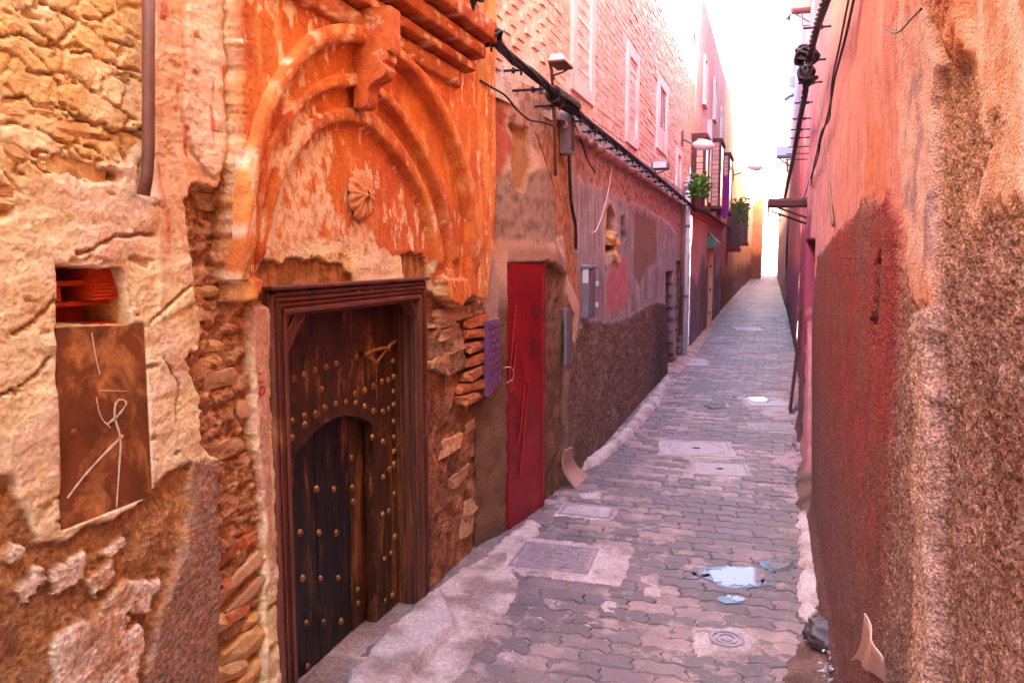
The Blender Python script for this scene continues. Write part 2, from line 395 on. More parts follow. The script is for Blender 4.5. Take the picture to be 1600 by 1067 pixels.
APR = gpoly([(520, 1130), (548, 1066), (660, 950), (672, 925), (715, 895), (760, 868), (790, 838), (828, 812), (846, 820), (838, 836), (806, 852), (790, 880), (812, 902), (806, 930), (788, 965), (762, 1003), (735, 1038), (700, 1072), (680, 1130)])
SLAB = gpoly([(520, 1130), (548, 1062), (664, 945), (690, 938), (702, 962), (712, 990), (640, 1068), (590, 1130)])
KERB = gpoly([(905, 738), (915, 722), (962, 688), (1000, 640), (1040, 590), (1046, 594), (1030, 630), (985, 682), (938, 724)])
RSTRIP = gpoly([(1246, 806), (1275, 802), (1284, 880), (1290, 950), (1262, 975), (1248, 940), (1252, 880)])
RCORN = gpoly([(1205, 722), (1240, 700), (1246, 640), (1235, 600), (1268, 640), (1275, 722), (1240, 735)])
pts = []
for r in range(0, 640):
    y = 1.9 + r * PW
    for k in range(-1, 10):
        x = -1.62 + k * PL + (r % 2) * PL / 2
        pts.append((x, y))
pts = np.array(pts); ok = (pts[:, 0] < right_x(pts[:, 1]) + .02) & (pts[:, 0] > -1.62)
ok &= ~((sdp(APR, pts[:, 0], pts[:, 1]) > .10))
for c in COVERS:
    d = pts - c['c']; ca, sa = math.cos(c['ang']), math.sin(c['ang'])
    a = np.abs(d[:, 0] * ca + d[:, 1] * sa); b2 = np.abs(-d[:, 0] * sa + d[:, 1] * ca)
    ok &= ~((a < c['hx'] + .05) & (b2 < c['hy'] + .025))
pts = pts[ok]; pz = .007 * fbm(pts[:, 0], pts[:, 1], 1.3, 3, 21) - .004 * (np.random.RandomState(8).random(len(pts)) > .9) + np.random.RandomState(3).uniform(-.002, .002, len(pts))
vis = np.array([inview((a, b, 0), 10) for a, b in pts]); order = np.argsort(np.where(vis, pts[:, 1], 1e6))
for i in order[:300]:
    o = bpy.data.objects.new('paver', PAV[random.randrange(6)]); o.location = (pts[i, 0], pts[i, 1], pz[i])
    o.rotation_euler = (random.uniform(-.011, .011), random.uniform(-.011, .011), random.uniform(-.010, .010)); link(o, street)
rest = order[300:]; nv = len(_pv); VV = np.array([[tuple(v.co) for v in m_.vertices] for m_ in PAV])[np.random.RandomState(2).randint(0, 6, len(rest))]
mb = MB(); allv = (VV + np.c_[pts[rest], pz[rest]][:, None]).reshape(-1, 3)
me = bpy.data.meshes.new('paver_field'); Fs = []
fa = [tuple(f) for f in [tuple(p.vertices) for p in PAV[0].polygons]]
for k in range(len(rest)): Fs += [tuple(i + k * nv for i in f) for f in fa]
me.from_pydata(allv.tolist(), [], Fs); me.materials.append(M['paver'])
tag(link(bpy.data.objects.new('paver_field', me), street), kind='stuff')

def slab(name, pl, top, c1, c2, step, amp=.03, w=.012, extra=None, lab=None, mat='wall', rg=.3, seed=0):
    x0, y0 = pl.min(0) - .12; x1, y1 = pl.max(0) + .12
    def fn(u, v):
        s = sdp(pl, u, v) + amp * fbm(u, v, 9, 4, seed)
        z = -.03 + (top + .03) * sst(-w, w, s) + .006 * fbm(u, v, 5, 4, seed + 3) + .0015 * fbm(u, v, 40, 2, seed + 3)
        if extra is not None: z = z + extra(u, v)
        col = mixc(np.tile(c1, (len(u), 1)), c2, sst(-.25, .45, fbm(u, v, 4, 5, seed + 7)))
        return np.stack([u, v, z], 1), col, np.full(len(u), rg)
    o = sheet(name, np.arange(x0, x1, step), np.arange(y0, y1, step * 1.3), fn, mat, keep=lambda u, v: sdp(pl, u, v) > -.10)
    return tag(o, kind='structure')
slab('cement_apron', APR, .012, lin(196, 178, 178), lin(150, 126, 122), .012, .035, .02, lambda u, v: .06 * sst(-.02, .02, sdp(SLAB, u, v) + .01 * fbm(u, v, 9, 3, 4)), seed=2)
slab('kerb', KERB, .05, lin(202, 184, 184), lin(160, 138, 138), .02, .02, .03, seed=5)
farkerb = np.array([(-1.5, 11.9), (-1.22, 11.6), (-1.18, 14), (-1.27, 18), (-1.31, 26), (-1.30, 45), (-1.5, 45)])
slab('kerb', farkerb, .04, lin(190, 158, 152), lin(150, 120, 116), .05, .04, .04, seed=6)
slab('cement_strip', RSTRIP, .034, lin(216, 198, 204), lin(172, 146, 152), .014, .04, .012, seed=8)
slab('cement_strip', RCORN, .016, lin(184, 160, 168), lin(140, 114, 120), .02, .05, .02, lambda u, v: .05 * sst(.0, .3, u - .12), seed=9)
gut = np.array([(.12, 1.0), (.45, 1.0), (.45, 7.4), (.25, 7.4), (.22, 5.2), (.20, 3.6), (.10, 3.3)])
slab('dirt_gutter', gut, .012, lin(128, 98, 94), lin(96, 70, 64), .02, .06, .03, lambda u, v: .05 * sst(.20, .36, u), seed=11)
# covers
def cover(c):
    ca, sa = math.cos(c['ang']), math.sin(c['ang']); cx, cy = c['c']; hx, hy = c['hx'], c['hy']
    T = lambda a, b, z: (cx + a * ca - b * sa, cy + a * sa + b * ca, z)
    nm = {'disc': 'floor_drain', 'grate': 'drain_grate'}.get(c['kind'], 'manhole_cover')
    t = thing(nm, c['lab'], 'drain' if c['kind'] in ('disc', 'grate') else 'manhole cover', (cx, cy, 0))
    def bx(m, a0, a1, b0, b1, z0, z1):
        m.add([T(a, b, z) for a in (a0, a1) for b in (b0, b1) for z in (z0, z1)], [(0, 1, 3, 2), (4, 6, 7, 5), (0, 4, 5, 1), (2, 3, 7, 6), (0, 2, 6, 4), (1, 5, 7, 3)])
    m = MB(); r = min(.018, hx * .1); g = .005
    for q in ((-hx, hx, -hy, -hy + r), (-hx, hx, hy - r, hy), (-hx, -hx + r, -hy + r + .001, hy - r - .001), (hx - r, hx, -hy + r + .001, hy - r - .001)): bx(m, *q, -.03, .010)
    m.build('frame', 'iron' if c['kind'] != 'round' else 'cover', t)
    m = MB(); k = c['kind']
    if k == 'grate':
        n = 14
        for i in range(n): a = -hx + r + (2 * hx - 2 * r) * i / n; bx(m, a + .004, a + (2 * hx - 2 * r) / n * .55, -hy + r, hy - r, -.03, .007)
        m.build('bar_grid', c['mat'], t)
    else:
        bx(m, -hx + r + g, hx - r - g, -hy + r + g, hy - r - g, -.03, .006); m.build('plate', c['mat'], t, bevel=.003)
    if k == 'tread':
        m = MB(); nx, ny = 15, 6; A = 2 * (hx - r - .02); B = 2 * (hy - r - .02)
        for i in range(nx):
            for j in range(ny):
                if abs(i - 7) < 1.5 and j in (2, 3): continue
                a = -A / 2 + A * i / nx; b = -B / 2 + B * j / ny
                bx(m, a + .004, a + A / nx - .004, b + .004, b + B / ny - .006, .0062, .0115)
        m.build('tread', c['mat'], t)
        m = MB(); m.prism([T(.035 * math.cos(a), .03 * math.sin(a), 0)[:2] for a in np.linspace(0, 6.28, 13)[:-1]], 2, .0062, .012); m.build('lifting_boss', 'iron', t)
    if k == 'round':
        m = MB(); n = 48; ro = min(hx, hy) * .86; e = hx / hy * .95
        V = []; F = []
        for i in range(n):
            a = 6.2832 * i / n
            for rr, z in ((ro, .006), (ro - .004, .012), (ro - .014, .012), (ro - .018, .006)): V.append(T(rr * math.cos(a) * e, rr * math.sin(a), z))
        for i in range(n):
            for q in range(3): F.append((i * 4 + q, i * 4 + q + 1, ((i + 1) % n) * 4 + q + 1, ((i + 1) % n) * 4 + q))
        m.add(V, F); m.build('ring', 'cover', t)
        m = MB(); m.prism([T(.035 * math.cos(a), .02 * math.sin(a), 0)[:2] for a in np.linspace(0, 6.28, 13)[:-1]], 2, .0062, .009); m.build('lifting_hole_shade', 'dark', t)  # solid dark pad, the shade inside a hole put into its colour
    if k == 'disc':
        m = MB()
        for ro, ri, z in ((.075, .06, .014), (.05, .035, .013), (.025, .002, .013)):
            n = 32; V = []; F = []
            for i in range(n):
                a = 6.2832 * i / n
                for rr, zz in ((ro, .006), (ro, z), (ri, z), (ri, .006)): V.append(T(rr * math.cos(a), rr * math.sin(a), zz))
            for i in range(n):
                for q in range(3): F.append((i * 4 + q, i * 4 + q + 1, ((i + 1) % n) * 4 + q + 1, ((i + 1) % n) * 4 + q))
            m.add(V, F)
        m.build('grille_ring', 'iron', t)
    if k == 'plain' and hx > .2:
        m = MB(); m.prism([T(.03 * math.cos(a), .02 * math.sin(a), 0)[:2] for a in np.linspace(0, 6.28, 13)[:-1]], 2, .0062, .009); m.build('lifting_hole_shade', 'dark', t)  # dark pad on the plate, painted as a hole's shade
    # the cement it is bedded in
    p = c['pad']; hx2, hy2 = hx + p, hy + p
    rx = c['c'] + np.array([T(a, b, 0)[:2] for a, b in ((-hx2, -hy2), (hx2 + (.10 if k == 'tread' and p > .05 else 0), -hy2), (hx2 + (.10 if k == 'tread' and p > .05 else 0), hy2), (-hx2, hy2))]) - c['c']
    slab('cement_bed', rx, .003, lin(204, 186, 190), lin(168, 146, 150), .02 if p < .05 else .012, .025, .008, seed=int(cx * 100) % 50 + 30)
for c in COVERS: cover(c)
# puddles: still water lying in shallow hollows of the paving
def puddle_mat():
    m, t, b = newmat('still_water'); b.inputs['Base Color'].default_value = (*lin(158, 148, 156), 1); b.inputs['Roughness'].default_value = .05; b.inputs['IOR'].default_value = 1.33  # pale base colour stands in for the white sky reflection
    b.inputs['Specular IOR Level'].default_value = .5
    bump(t, b, noise(t, pos(t), 12, 2), .03, .004); return m
M['water'] = puddle_mat()
def puddle(pxs, amp=.02, seed=0, z=.0065):
    g = gpoly(pxs); g = resample(np.r_[g, g[:1]], 120)[:-1]; c = g.mean(0)
    q = g + (g - c) / (np.linalg.norm(g - c, axis=1)[:, None] + 1e-6) * (amp * 1.6 * fbm(g[:, 0], g[:, 1], 16, 4, seed, .65))[:, None]
    m = MB(); m.add([(a, b, z) for a, b in q], [tuple(range(len(q)))]); tag(m.build('puddle', 'water', fixn=False), kind='structure')
    w = g + (g - c) / (np.linalg.norm(g - c, axis=1)[:, None] + 1e-6) * (.018 + .05 * np.abs(fbm(g[:, 0], g[:, 1], 9, 3, seed + 40)))[:, None]
    m = MB(); m.add([(a, b, z - .0016) for a, b in w], [tuple(range(len(w)))]); tag(m.build('damp_margin', 'damp', fixn=False), kind='structure')
puddle([(1108, 893), (1130, 888), (1195, 890), (1190, 905), (1180, 915), (1135, 916), (1112, 905)], .03, 1)
puddle([(1200, 881), (1232, 880), (1228, 889), (1204, 889)], .02, 2)
puddle([(1172, 623), (1192, 622), (1196, 627), (1180, 628)], .04, 3, .012)
puddle([(1106, 634), (1134, 631), (1136, 637), (1112, 639)], .03, 4)
puddle([(1240, 690), (1262, 686), (1258, 706), (1244, 712)], .02, 6, .045)
puddle([(1088, 893), (1104, 890), (1106, 899), (1092, 899)], .04, 11); puddle([(1196, 905), (1206, 903), (1207, 912), (1194, 914)], .05, 12); puddle([(1130, 935), (1150, 932), (1152, 939), (1134, 941)], .05, 13); puddle([(1070, 900), (1082, 896), (1084, 902)], .03, 14)
for k, L in enumerate(([(936, 946), (950, 934), (968, 940), (960, 958), (940, 958)], [(778, 1022), (800, 1020), (830, 1026), (826, 1040), (800, 1036)], [(1000, 900), (1030, 896), (1034, 930), (1004, 934)], [(1240, 770), (1262, 740), (1270, 790), (1250, 800)], [(905, 772), (940, 768), (936, 778), (908, 781)],
        [(1078, 985), (1180, 982), (1196, 1022), (1160, 1026), (1088, 1026)], [(960, 850), (976, 858), (968, 905), (920, 908), (940, 880)], [(1200, 497), (1226, 494), (1228, 500), (1206, 503)], [(1170, 555), (1216, 553), (1215, 561), (1176, 563)], [(1180, 447), (1218, 446), (1219, 451), (1184, 452)], [(1160, 615), (1230, 612), (1248, 650), (1225, 655), (1170, 640)])):
    slab('cement_patch', gpoly(L), .0045, lin(196, 178, 182), lin(156, 134, 138), .010 if k < 6 else .025, .03, .010, seed=60 + k)
# ================================================================== NEAR BUILDING, door side
def Q(pts): return poly(pts, XF)
def zz(u, v, k=2.32, ox=320, oy=0): return (ox + u / k, oy + v / k)
Z3 = lambda L: [(u / 2.907, 700 + v / 2.907) for u, v in L]
ZA = lambda L: [zz(u, v, 2.3196) for u, v in L]
REG = dict(
    stone=Q([(-300, -300), (226, -300), (224, 215), (200, 250), (150, 262), (135, 285), (60, 276), (20, 300), (-300, 310)]),
    low=Q([(-300, 730), (20, 745), (45, 790), (70, 850), (110, 840), (150, 822), (215, 795), (262, 742), (300, 722), (350, 715), (350, 1300), (-300, 1300)]),
    cem=Q([(300, 705), (344, 700), (349, 900), (352, 1300), (226, 1300), (228, 1060), (243, 985), (266, 910), (290, 860), (296, 800)]),
    strip=Q([(302, 285), (330, 295), (350, 255), (353, 440), (390, 450), (402, 470), (396, 560), (402, 700), (412, 760), (414, 930), (346, 935), (342, 720), (318, 690), (322, 640), (300, 590), (290, 560), (308, 545), (316, 500), (300, 450), (290, 380), (284, 320)]),
    hole=Q([(350, 930), (414, 880), (418, 1300), (352, 1300), (342, 1000)]),
    niche=Q([(90, 417), (188, 422), (196, 455), (206, 505), (92, 508)]),
    plate=Q([(90, 514), (226, 508), (238, 772), (100, 826)]),
    pil=Q([(242, -300), (345, -300), (347, 300), (345, 460), (250, 500), (240, 300)]),
    skin=Q([(292, -300), (345, -300), (344, 240), (338, 268), (326, 280), (312, 258), (298, 238), (284, 214), (284, 100)]),
    oran=Q([(345, -400), (800, -400), (762, 200), (752, 380), (742, 470), (716, 462), (702, 478), (684, 470), (676, 440), (666, 405), (500, 372), (408, 400), (385, 440), (372, 470), (356, 462), (350, 400)]),
    tymp=Q(ZA([(178, 1020), (182, 960), (195, 850), (222, 740), (265, 630), (320, 545), (380, 480), (440, 450), (500, 445), (560, 462), (620, 510), (680, 580), (735, 660), (775, 750), (800, 850), (815, 960), (818, 1020)])),
    arch2=Q(ZA([(140, 1004), (140, 960), (142, 830), (160, 700), (190, 580), (240, 475), (300, 395), (365, 345), (430, 322), (500, 318), (545, 325), (600, 365), (660, 430), (730, 530), (785, 640), (825, 750), (850, 860), (862, 960), (864, 1004)])),
    arch3=Q(ZA([(92, 1012), (92, 960), (88, 820), (95, 700), (115, 560), (150, 430), (205, 325), (275, 235), (345, 183), (420, 162), (500, 168), (570, 190), (640, 232), (735, 335), (820, 480), (880, 640), (908, 790), (915, 960), (916, 1012)])),
    lint=Q([(392, 480), (396, 425), (405, 402), (440, 408), (470, 402), (505, 404), (535, 414), (552, 436), (558, 470)]),
    lint2=Q([(628, 397), (660, 396), (668, 412), (668, 470), (634, 470)]),
    cream=Q([(405, 412), (418, 370), (432, 330), (455, 250), (480, 215), (500, 200), (516, 240), (505, 300), (540, 340), (575, 372), (592, 400), (600, 440), (560, 446), (540, 412), (500, 402), (450, 402)]),
    mud=Q([(666, 450), (700, 478), (742, 472), (760, 480), (770, 1000), (660, 980)]),
    mudblk=Q([(690, 500), (722, 520), (728, 575), (700, 590), (676, 580), (676, 520)]),
    jamb=Q([(394, 470), (416, 470), (428, 900), (414, 800), (404, 700)]),
)
PATCH = [Q(Z3(L)) for L in ([(245, 545), (330, 500), (400, 460), (412, 540), (395, 600), (290, 680), (258, 670)], [(405, 610), (515, 505), (530, 590), (450, 650), (460, 690)],
    [(255, 1300), (258, 930), (300, 850), (400, 780), (440, 800), (470, 690), (590, 610), (740, 585), (700, 740), (600, 750), (580, 830), (640, 790), (670, 900), (640, 1067), (600, 1300)],
    [(95, 640), (180, 545), (215, 570), (190, 640), (140, 695)], [(40, 500), (80, 450), (140, 460), (130, 520), (70, 540)], [(470, 470), (560, 410), (580, 430), (520, 480)])]
Z1 = lambda L: Q([(u / 2.54, v / 2.54) for u, v in L])
CRK = [Z1(L) for L in ([(150, 0), (200, 30), (300, 75), (300, 105), (260, 140), (215, 190)], [(330, 70), (400, 85), (450, 50)], [(410, 155), (470, 175), (535, 192)], [(90, 130), (140, 175), (220, 195), (225, 230)], [(280, 210), (355, 205), (372, 240), (450, 250), (535, 305)], [(0, 150), (90, 132)], [(110, 290), (200, 300), (250, 345)],
    [(30, 400), (110, 380), (150, 440), (250, 430), (330, 480), (420, 495)], [(250, 500), (350, 545), (450, 560)], [(490, 545), (560, 515)], [(690, 440), (700, 360)], [(720, 570), (735, 640)], [(560, 640), (545, 760)])]
CRK += [Q(L) for L in ([(120, 400), (180, 370), (240, 366)], [(238, 505), (270, 470), (300, 440)], [(0, 620), (40, 600), (80, 560)], [(20, 520), (60, 505), (85, 470)], [(255, 560), (280, 600), (276, 660)])]
CREAM, CPINK, OCH, EARTH, WHT, CEM = lin(240, 216, 166), lin(238, 210, 180), lin(182, 132, 78), lin(158, 112, 76), lin(230, 206, 182), lin(158, 122, 102)
ORA, ORB, ORY, PEEL = lin(212, 118, 54), lin(194, 96, 52), lin(226, 162, 88), lin(236, 208, 176)
def near_left(u, v):
    y, z = u, v; N = len(u)
    wy = y + .018 * fbm(y, z, 11, 4, 1); wz = z + .018 * fbm(y, z, 11, 4, 2)     # ragged outlines
    f4 = fbm(y, z, 3.5, 5, 3); f20 = fbm(y, z, 22, 4, 4); f60 = fbm(y, z, 60, 3, 5); tr = fbm(y * .6 + z * .5, z * 1.7 - y * .3, 12, 4, 6)
    S = {k: sdp(p, wy, wz) for k, p in REG.items()}
    D = .010 * f4 + .005 * tr + .0012 * f20 + .0007 * f60
    col = mixc(np.tile(CREAM, (N, 1)), CPINK, sst(-.2, .35, f4 + .3 * f20)); col = mixc(col, lin(196, 136, 84), sst(.05, .5, fbm(y, z, 6, 5, 8)) * .55)
    rg = np.full(N, .12)
    # pitted lips in the plaster
    pit = sst(.42, .6, fbm(y * .7, z * 1.5, 14, 4, 61)); D -= .007 * pit; col = mixc(col, OCH, pit * .6)
    # rubble masonry with broken render
    m = sst(-.02, .02, S['stone']); a = worley((y + .03 * fbm(y, z, 9, 3, 12)) / .15, (z + .03 * fbm(y, z, 9, 3, 13) + .25 * y) / .075, 4); cr = a[1] - a[0]
    rend = sst(-.45, .05, fbm(y, z, 4, 3, 14) + .35 * (z - 2.05) / .3)
    crack = (1 - sst(.02, .16 - .09 * 1, cr)) * (1 - rend * .75) ; crack2 = 1 - sst(0, .045, np.abs(fbm(y + .4 * z, z * 2.2, 4.5, 4, 15)))
    Ds = .012 * f4 + .025 * (a[2] - .5) * (1 - rend * .75) - .020 * crack + .003 * f20 + .0015 * f60 - .02 * crack2 * sst(-.2, .3, fbm(y, z, 5, 2, 16))
    cs = mixc(np.tile(lin(232, 192, 122), (N, 1)), lin(240, 218, 170), sst(-.3, .4, fbm(y, z, 5, 4, 18))); cs = mixc(cs, lin(200, 140, 70), np.maximum(crack, .8 * (1 - rend) * sst(-.1, .3, f20 + .4 * f4)))
    D = D * (1 - m) + Ds * m; col = mixc(col, cs, m)
    # gash below the rubble
    g = 1 - sst(.0, .022, np.abs(wz - (P(120, 262, XF)[1] - .10 * (wy - 1.45)) + .01 * f20)); g *= sst(1.40, 1.45, wy) * (1 - sst(1.60, 1.64, wy)); D -= .07 * g; col = mixc(col, lin(130, 74, 36), g)
    g = sst(-.01, .01, sdp(Q([(-60, 322), (20, 318), (22, 328), (0, 342), (-60, 345)]), wy, wz)); D -= .05 * g
    # cracks through the render and plaster
    ck = dpl(CRK, y + .007 * fbm(y, z, 24, 3, 64), z + .007 * fbm(y, z, 24, 3, 65)); s = 1 - sst(.0, .0045 + .006 * np.clip(fbm(y, z, 6, 2, 66), 0, 1), ck); D -= .016 * s; col = mixc(col, lin(140, 84, 40), s * .8)
    # exposed earth low on the wall
    m = sst(-.006, .006, S['low']); De = -.022 + .018 * fbm(y + .5 * z, z, 7, 5, 20) + .005 * f20 + .002 * f60
    ce = mixc(np.tile(OCH, (N, 1)), EARTH, sst(-.25, .35, fbm(y, z, 6, 5, 21))); ce = mixc(ce, lin(196, 128, 62), sst(.1, .5, f20 + f4) * .6)
    for k, p in enumerate(PATCH):
        s = sst(-.002, .002, sdp(p, wy, wz) + .012 * f20 + .004 * f60); De = De * (1 - s) + (-.004 + .004 * tr + .002 * f20 + .0008 * f60) * s
        ce = mixc(ce, mixc(np.tile(WHT, (N, 1)), lin(206, 156, 116), sst(0, .5, f20 + f4)), s)
    s = sst(-.015, .02, S['cem']); De = De * (1 - s) + (.002 + .004 * f4 + .002 * f60 + .0012 * fbm(y, z, 110, 2, 22)) * s; ce = mixc(ce, mixc(np.tile(CEM, (N, 1)), lin(168, 116, 84), sst(-.2, .4, f20)), s)
    D = D * (1 - m) + De * m; col = mixc(col, ce, m); rg = rg * (1 - m) + .55 * m
    # pilaster, with a thick skin that has broken off below
    m = sst(-.004, .008, S['pil']); st = fbm(y * 6, z, 4, 4, 25)
    D = D + m * (.010 + .004 * np.sin((y - 1.8) * 40)); col = mixc(col, mixc(np.tile(lin(226, 178, 140), (N, 1)), lin(208, 110, 70), sst(.15, .5, st)), m * sst(-.1, .1, z - 1.7))
    m = sst(-.003, .003, S['skin'] + .006 * f20); D += .009 * m; col = mixc(col, mixc(np.tile(lin(236, 206, 180), (N, 1)), lin(206, 104, 70), sst(.25, .55, st)), m)
    # bare masonry strip
    m = sst(-.004, .006, S['strip'] + .012 * f20); D = D * (1 - m) + m * (-.040 + .032 * fbm(y, z * 2, 10, 4, 27) + .006 * f20); col = mixc(col, mixc(np.tile(lin(172, 116, 78), (N, 1)), lin(200, 150, 112), sst(-.1, .4, f20)), m); rg = np.maximum(rg, .5 * m)
    m = sst(-.01, .01, S['hole']); D = D * (1 - m) + m * -.20; col = mixc(col, lin(110, 66, 40), m)
    # flat strip beside the door frame
    m = sst(-.004, .004, S['jamb']); D = D * (1 - m) + m * (.004 + .003 * f20); col = mixc(col, lin(206, 156, 132), m)
    # earth wall right of the door
    mm = sst(-.006, .008, S['mud']); Dm = -.025 + .022 * fbm(y, z, 7, 5, 30) + .006 * f20 + .002 * f60
    cm = mixc(np.tile(lin(140, 92, 64), (N, 1)), lin(172, 120, 88), sst(-.2, .4, fbm(y, z, 9, 5, 31))); cm = mixc(cm, lin(120, 78, 56), sst(.1, .5, f4))
    D = D * (1 - mm) + Dm * mm; col = mixc(col, cm, mm); rg = rg * (1 - mm) + .55 * mm
    s = sst(-.004, .004, S['mudblk']); D += .03 * s; col = mixc(col, lin(150, 112, 88), s)
    # orange painted doorway facade, stepped arch
    m = sst(-.003, .003, S['oran'] + .006 * f20)
    step = .075 - .028 * sst(-.004, .004, sdp(REG['arch3'], y, z)) - .024 * sst(-.004, .004, sdp(REG['arch2'], y, z)) - .020 * sst(-.004, .004, sdp(REG['tymp'], y, z))
    co, pm = orange(y, z, f20)
    D = D * (1 - m) + m * (step + .004 * f4 + .0012 * f20 - .0022 * pm); col = mixc(col, co, m); rg = rg * (1 - m) + .12 * m
    for k in ('lint', 'lint2'):
        s = sst(-.003, .003, S[k] + .004 * f20); D = D * (1 - s) + s * (-.018 + .004 * fbm(y * .4, z, 30, 3, 33)); col = mixc(col, mixc(np.tile(lin(150, 100, 62), (N, 1)), lin(182, 128, 84), sst(-.2, .3, fbm(y, z * .35, 26, 3, 34))), s)
    # openings
    s = sst(-.004, .003, sdp(REG['niche'], y, z) + .004 * f20); D = D * (1 - s) + s * -.16; col = mixc(col, lin(150, 60, 24), s)
    s = sst(-.006, .002, sdp(REG['plate'], y, z)); D = D * (1 - s) - .03 * s
    return np.stack([XF + D, y, z], 1), col, rg
def orange(y, z, f20=None):
    f20 = fbm(y, z, 22, 4, 4) if f20 is None else f20
    N = len(y); st = fbm(y * 2.4, z * .7, 5, 5, 40); b = fbm(y, z, 4, 4, 41)
    c = mixc(np.tile(ORA, (N, 1)), ORB, sst(-.1, .45, b)); c = mixc(c, ORY, sst(0.05, .5, st) * .75)
    c = mixc(c, ORY, .7 * sst(3.98, 4.03, y) * sst(-.3, .2, st))
    wgt = .27 - .08 * sst(-.02, .02, sdp(REG['tymp'], y, z)) - .20 * sst(-.05, .06, sdp(REG['cream'], y, z)) - .07 * sst(0, .1, 2.5 - y) - .06 * sst(1.75, 1.60, z)
    pk = fbm(y * 1.5, z * .75, 11, 5, 42, .6) * .85 + .35 * fbm(y, z, 4, 3, 43) + .34 * fbm(y, z, 1.5, 2, 47)
    pm = np.maximum(sst(wgt, wgt + .05, pk), sst(-.01, .02, sdp(REG['cream'], y, z) + .06 * fbm(y, z, 9, 4, 44)) * sst(-.25, -.05, pk))
    ty = sst(-.004, .004, sdp(REG['tymp'], y, z)); c = mixc(c, lin(206, 104, 66), .6 * ty * sst(2.7, 3.1, y))
    c = mixc(c, mixc(np.tile(PEEL, (N, 1)), lin(216, 150, 106), sst(-.1, .4, f20)), pm)
    return c, pm
d = .0055
Ya = lines((-9, 1.0, .8), (1.0, 1.2, .02), (1.2, 2.0, d)); Za = lines((-.05, .3, .03), (.3, 2.75, d), (2.75, 3.3, .04), (3.3, 6.7, .4))
old = thing('plaster_wall', 'crumbling cream plaster wall with bare rubble and earth showing, holding the rusty plate', 'wall', (XF, 1.6, 0))
sheet('plaster', Ya, Za, near_left, 'wall', old, flip=True)
fac = thing('orange_facade', 'orange painted doorway front with pointed arch mouldings and peeling cream paint', 'building', (XF, 3.0, 0))
m = MB(); m.box(-4, XF - .30, -9, 2.0, -.1, 6.6); m.build('body', 'mudfill', old)
m = MB(); m.box(-4, XF - .32, 2.001, 4.24, -.1, 6.6); m.build('body', 'mudfill', fac)
DOOR = (2.225, 3.470, 1.585)
DW = P(432, 447, XF)
sheet('wall_face', lines((2.0, 4.30, .0062)), lines((-.05, .2, .03), (.2, 2.75, .0068), (2.75, 3.3, .03), (3.3, 6.7, .5)), near_left, 'paint', fac,
      keep=lambda y, z: ~((y > DOOR[0] + .03) & (y < DOOR[1] - .03) & (z < DOOR[2] - .03)), flip=True)
def paintsheet(name, A, B, prof, par, n=110, base=XF):
    """moulding lofted between two curves on the wall; prof = [(share of the way across, height)]"""
    a = resample(catmull(A, 6), n); b = resample(catmull(B, 6), n); s = np.array([p[0] for p in prof]); h = np.array([p[1] for p in prof])
    def fn(u, v):
        i = np.clip(np.round(u).astype(int), 0, n - 1); sh = np.interp(v, np.arange(len(s)), s); hh = np.interp(v, np.arange(len(h)), h)
        q = a[i] * (1 - sh[:, None]) + b[i] * sh[:, None]; f = fbm(q[:, 0], q[:, 1], 22, 4, 4); en = np.minimum(i, n - 1 - i); hh = hh - .035 * sst(5 + 3 * fbm(q[:, 0], q[:, 1], 15, 3, 58), 1, en)
        q = q + .0025 * np.stack([fbm(q[:, 0], q[:, 1], 7, 3, 50), fbm(q[:, 0], q[:, 1], 7, 3, 51)], 1)
        c, pm = orange(q[:, 0], q[:, 1], f); edge = sst(.15, .5, f + .2 * pm) * np.interp(v, [0, len(s) / 2, len(s) - 1], [0, .5, 0]); c = mixc(c, PEEL, edge * .8)
        return np.stack([base + hh + .003 * f + .003 * fbm(q[:, 0], q[:, 1], 45, 3, 59) - .004 * pm - .007 * sst(.38, .55, fbm(q[:, 0], q[:, 1], 13, 4, 57)) * np.interp(v, [0, len(s) / 2, len(s) - 1], [0, 1, 0]), q[:, 0], q[:, 1]], 1), c, np.full(len(u), .12)
    return sheet(name, np.arange(n), np.arange(len(prof)), fn, 'paint', par)
def half(h, base, n=9, p=1.0): return [(.5 - .5 * math.cos(math.pi * i / (n - 1)), base + h * math.sin(math.pi * i / (n - 1)) ** p) for i in range(n)]
O1 = Q(ZA([(66, 1012), (58, 960), (52, 800), (55, 680), (75, 540), (110, 410), (165, 295), (225, 205), (300, 130), (390, 95), (480, 95), (570, 115), (645, 190), (760, 310), (850, 480), (905, 640), (938, 790), (950, 960), (955, 1012)]))
O2 = Q(ZA([(118, 1004), (118, 960), (118, 820), (130, 700), (160, 570), (205, 460), (265, 375), (330, 315), (400, 282), (470, 270), (530, 275), (600, 325), (665, 390), (745, 500), (810, 620), (855, 740), (880, 860), (890, 960), (892, 1004)]))
O3 = Q(ZA([(146, 1020), (150, 960), (165, 830), (190, 710), (235, 590), (290, 500), (350, 435), (420, 400), (490, 392), (560, 400), (620, 445), (690, 530), (750, 630), (795, 730), (825, 830), (845, 960), (848, 1020)]))
cut = lambda L: np.array([q for q in L if q[1] > P(380, 462, XF)[1]])
paintsheet('outer_arch_moulding', O1, REG['arch3'], [(0, .05)] + half(.040, .068, 11, .34) + [(1, .03)], fac)
paintsheet('middle_arch_moulding', O2, REG['arch2'], [(0, .02)] + half(.022, .044, 9, .25) + [(1, .01)], fac)
paintsheet('inner_arch_moulding', O3, REG['tymp'], [(0, .005)] + half(.022, .022, 9, .3) + [(1, -.004)], fac)
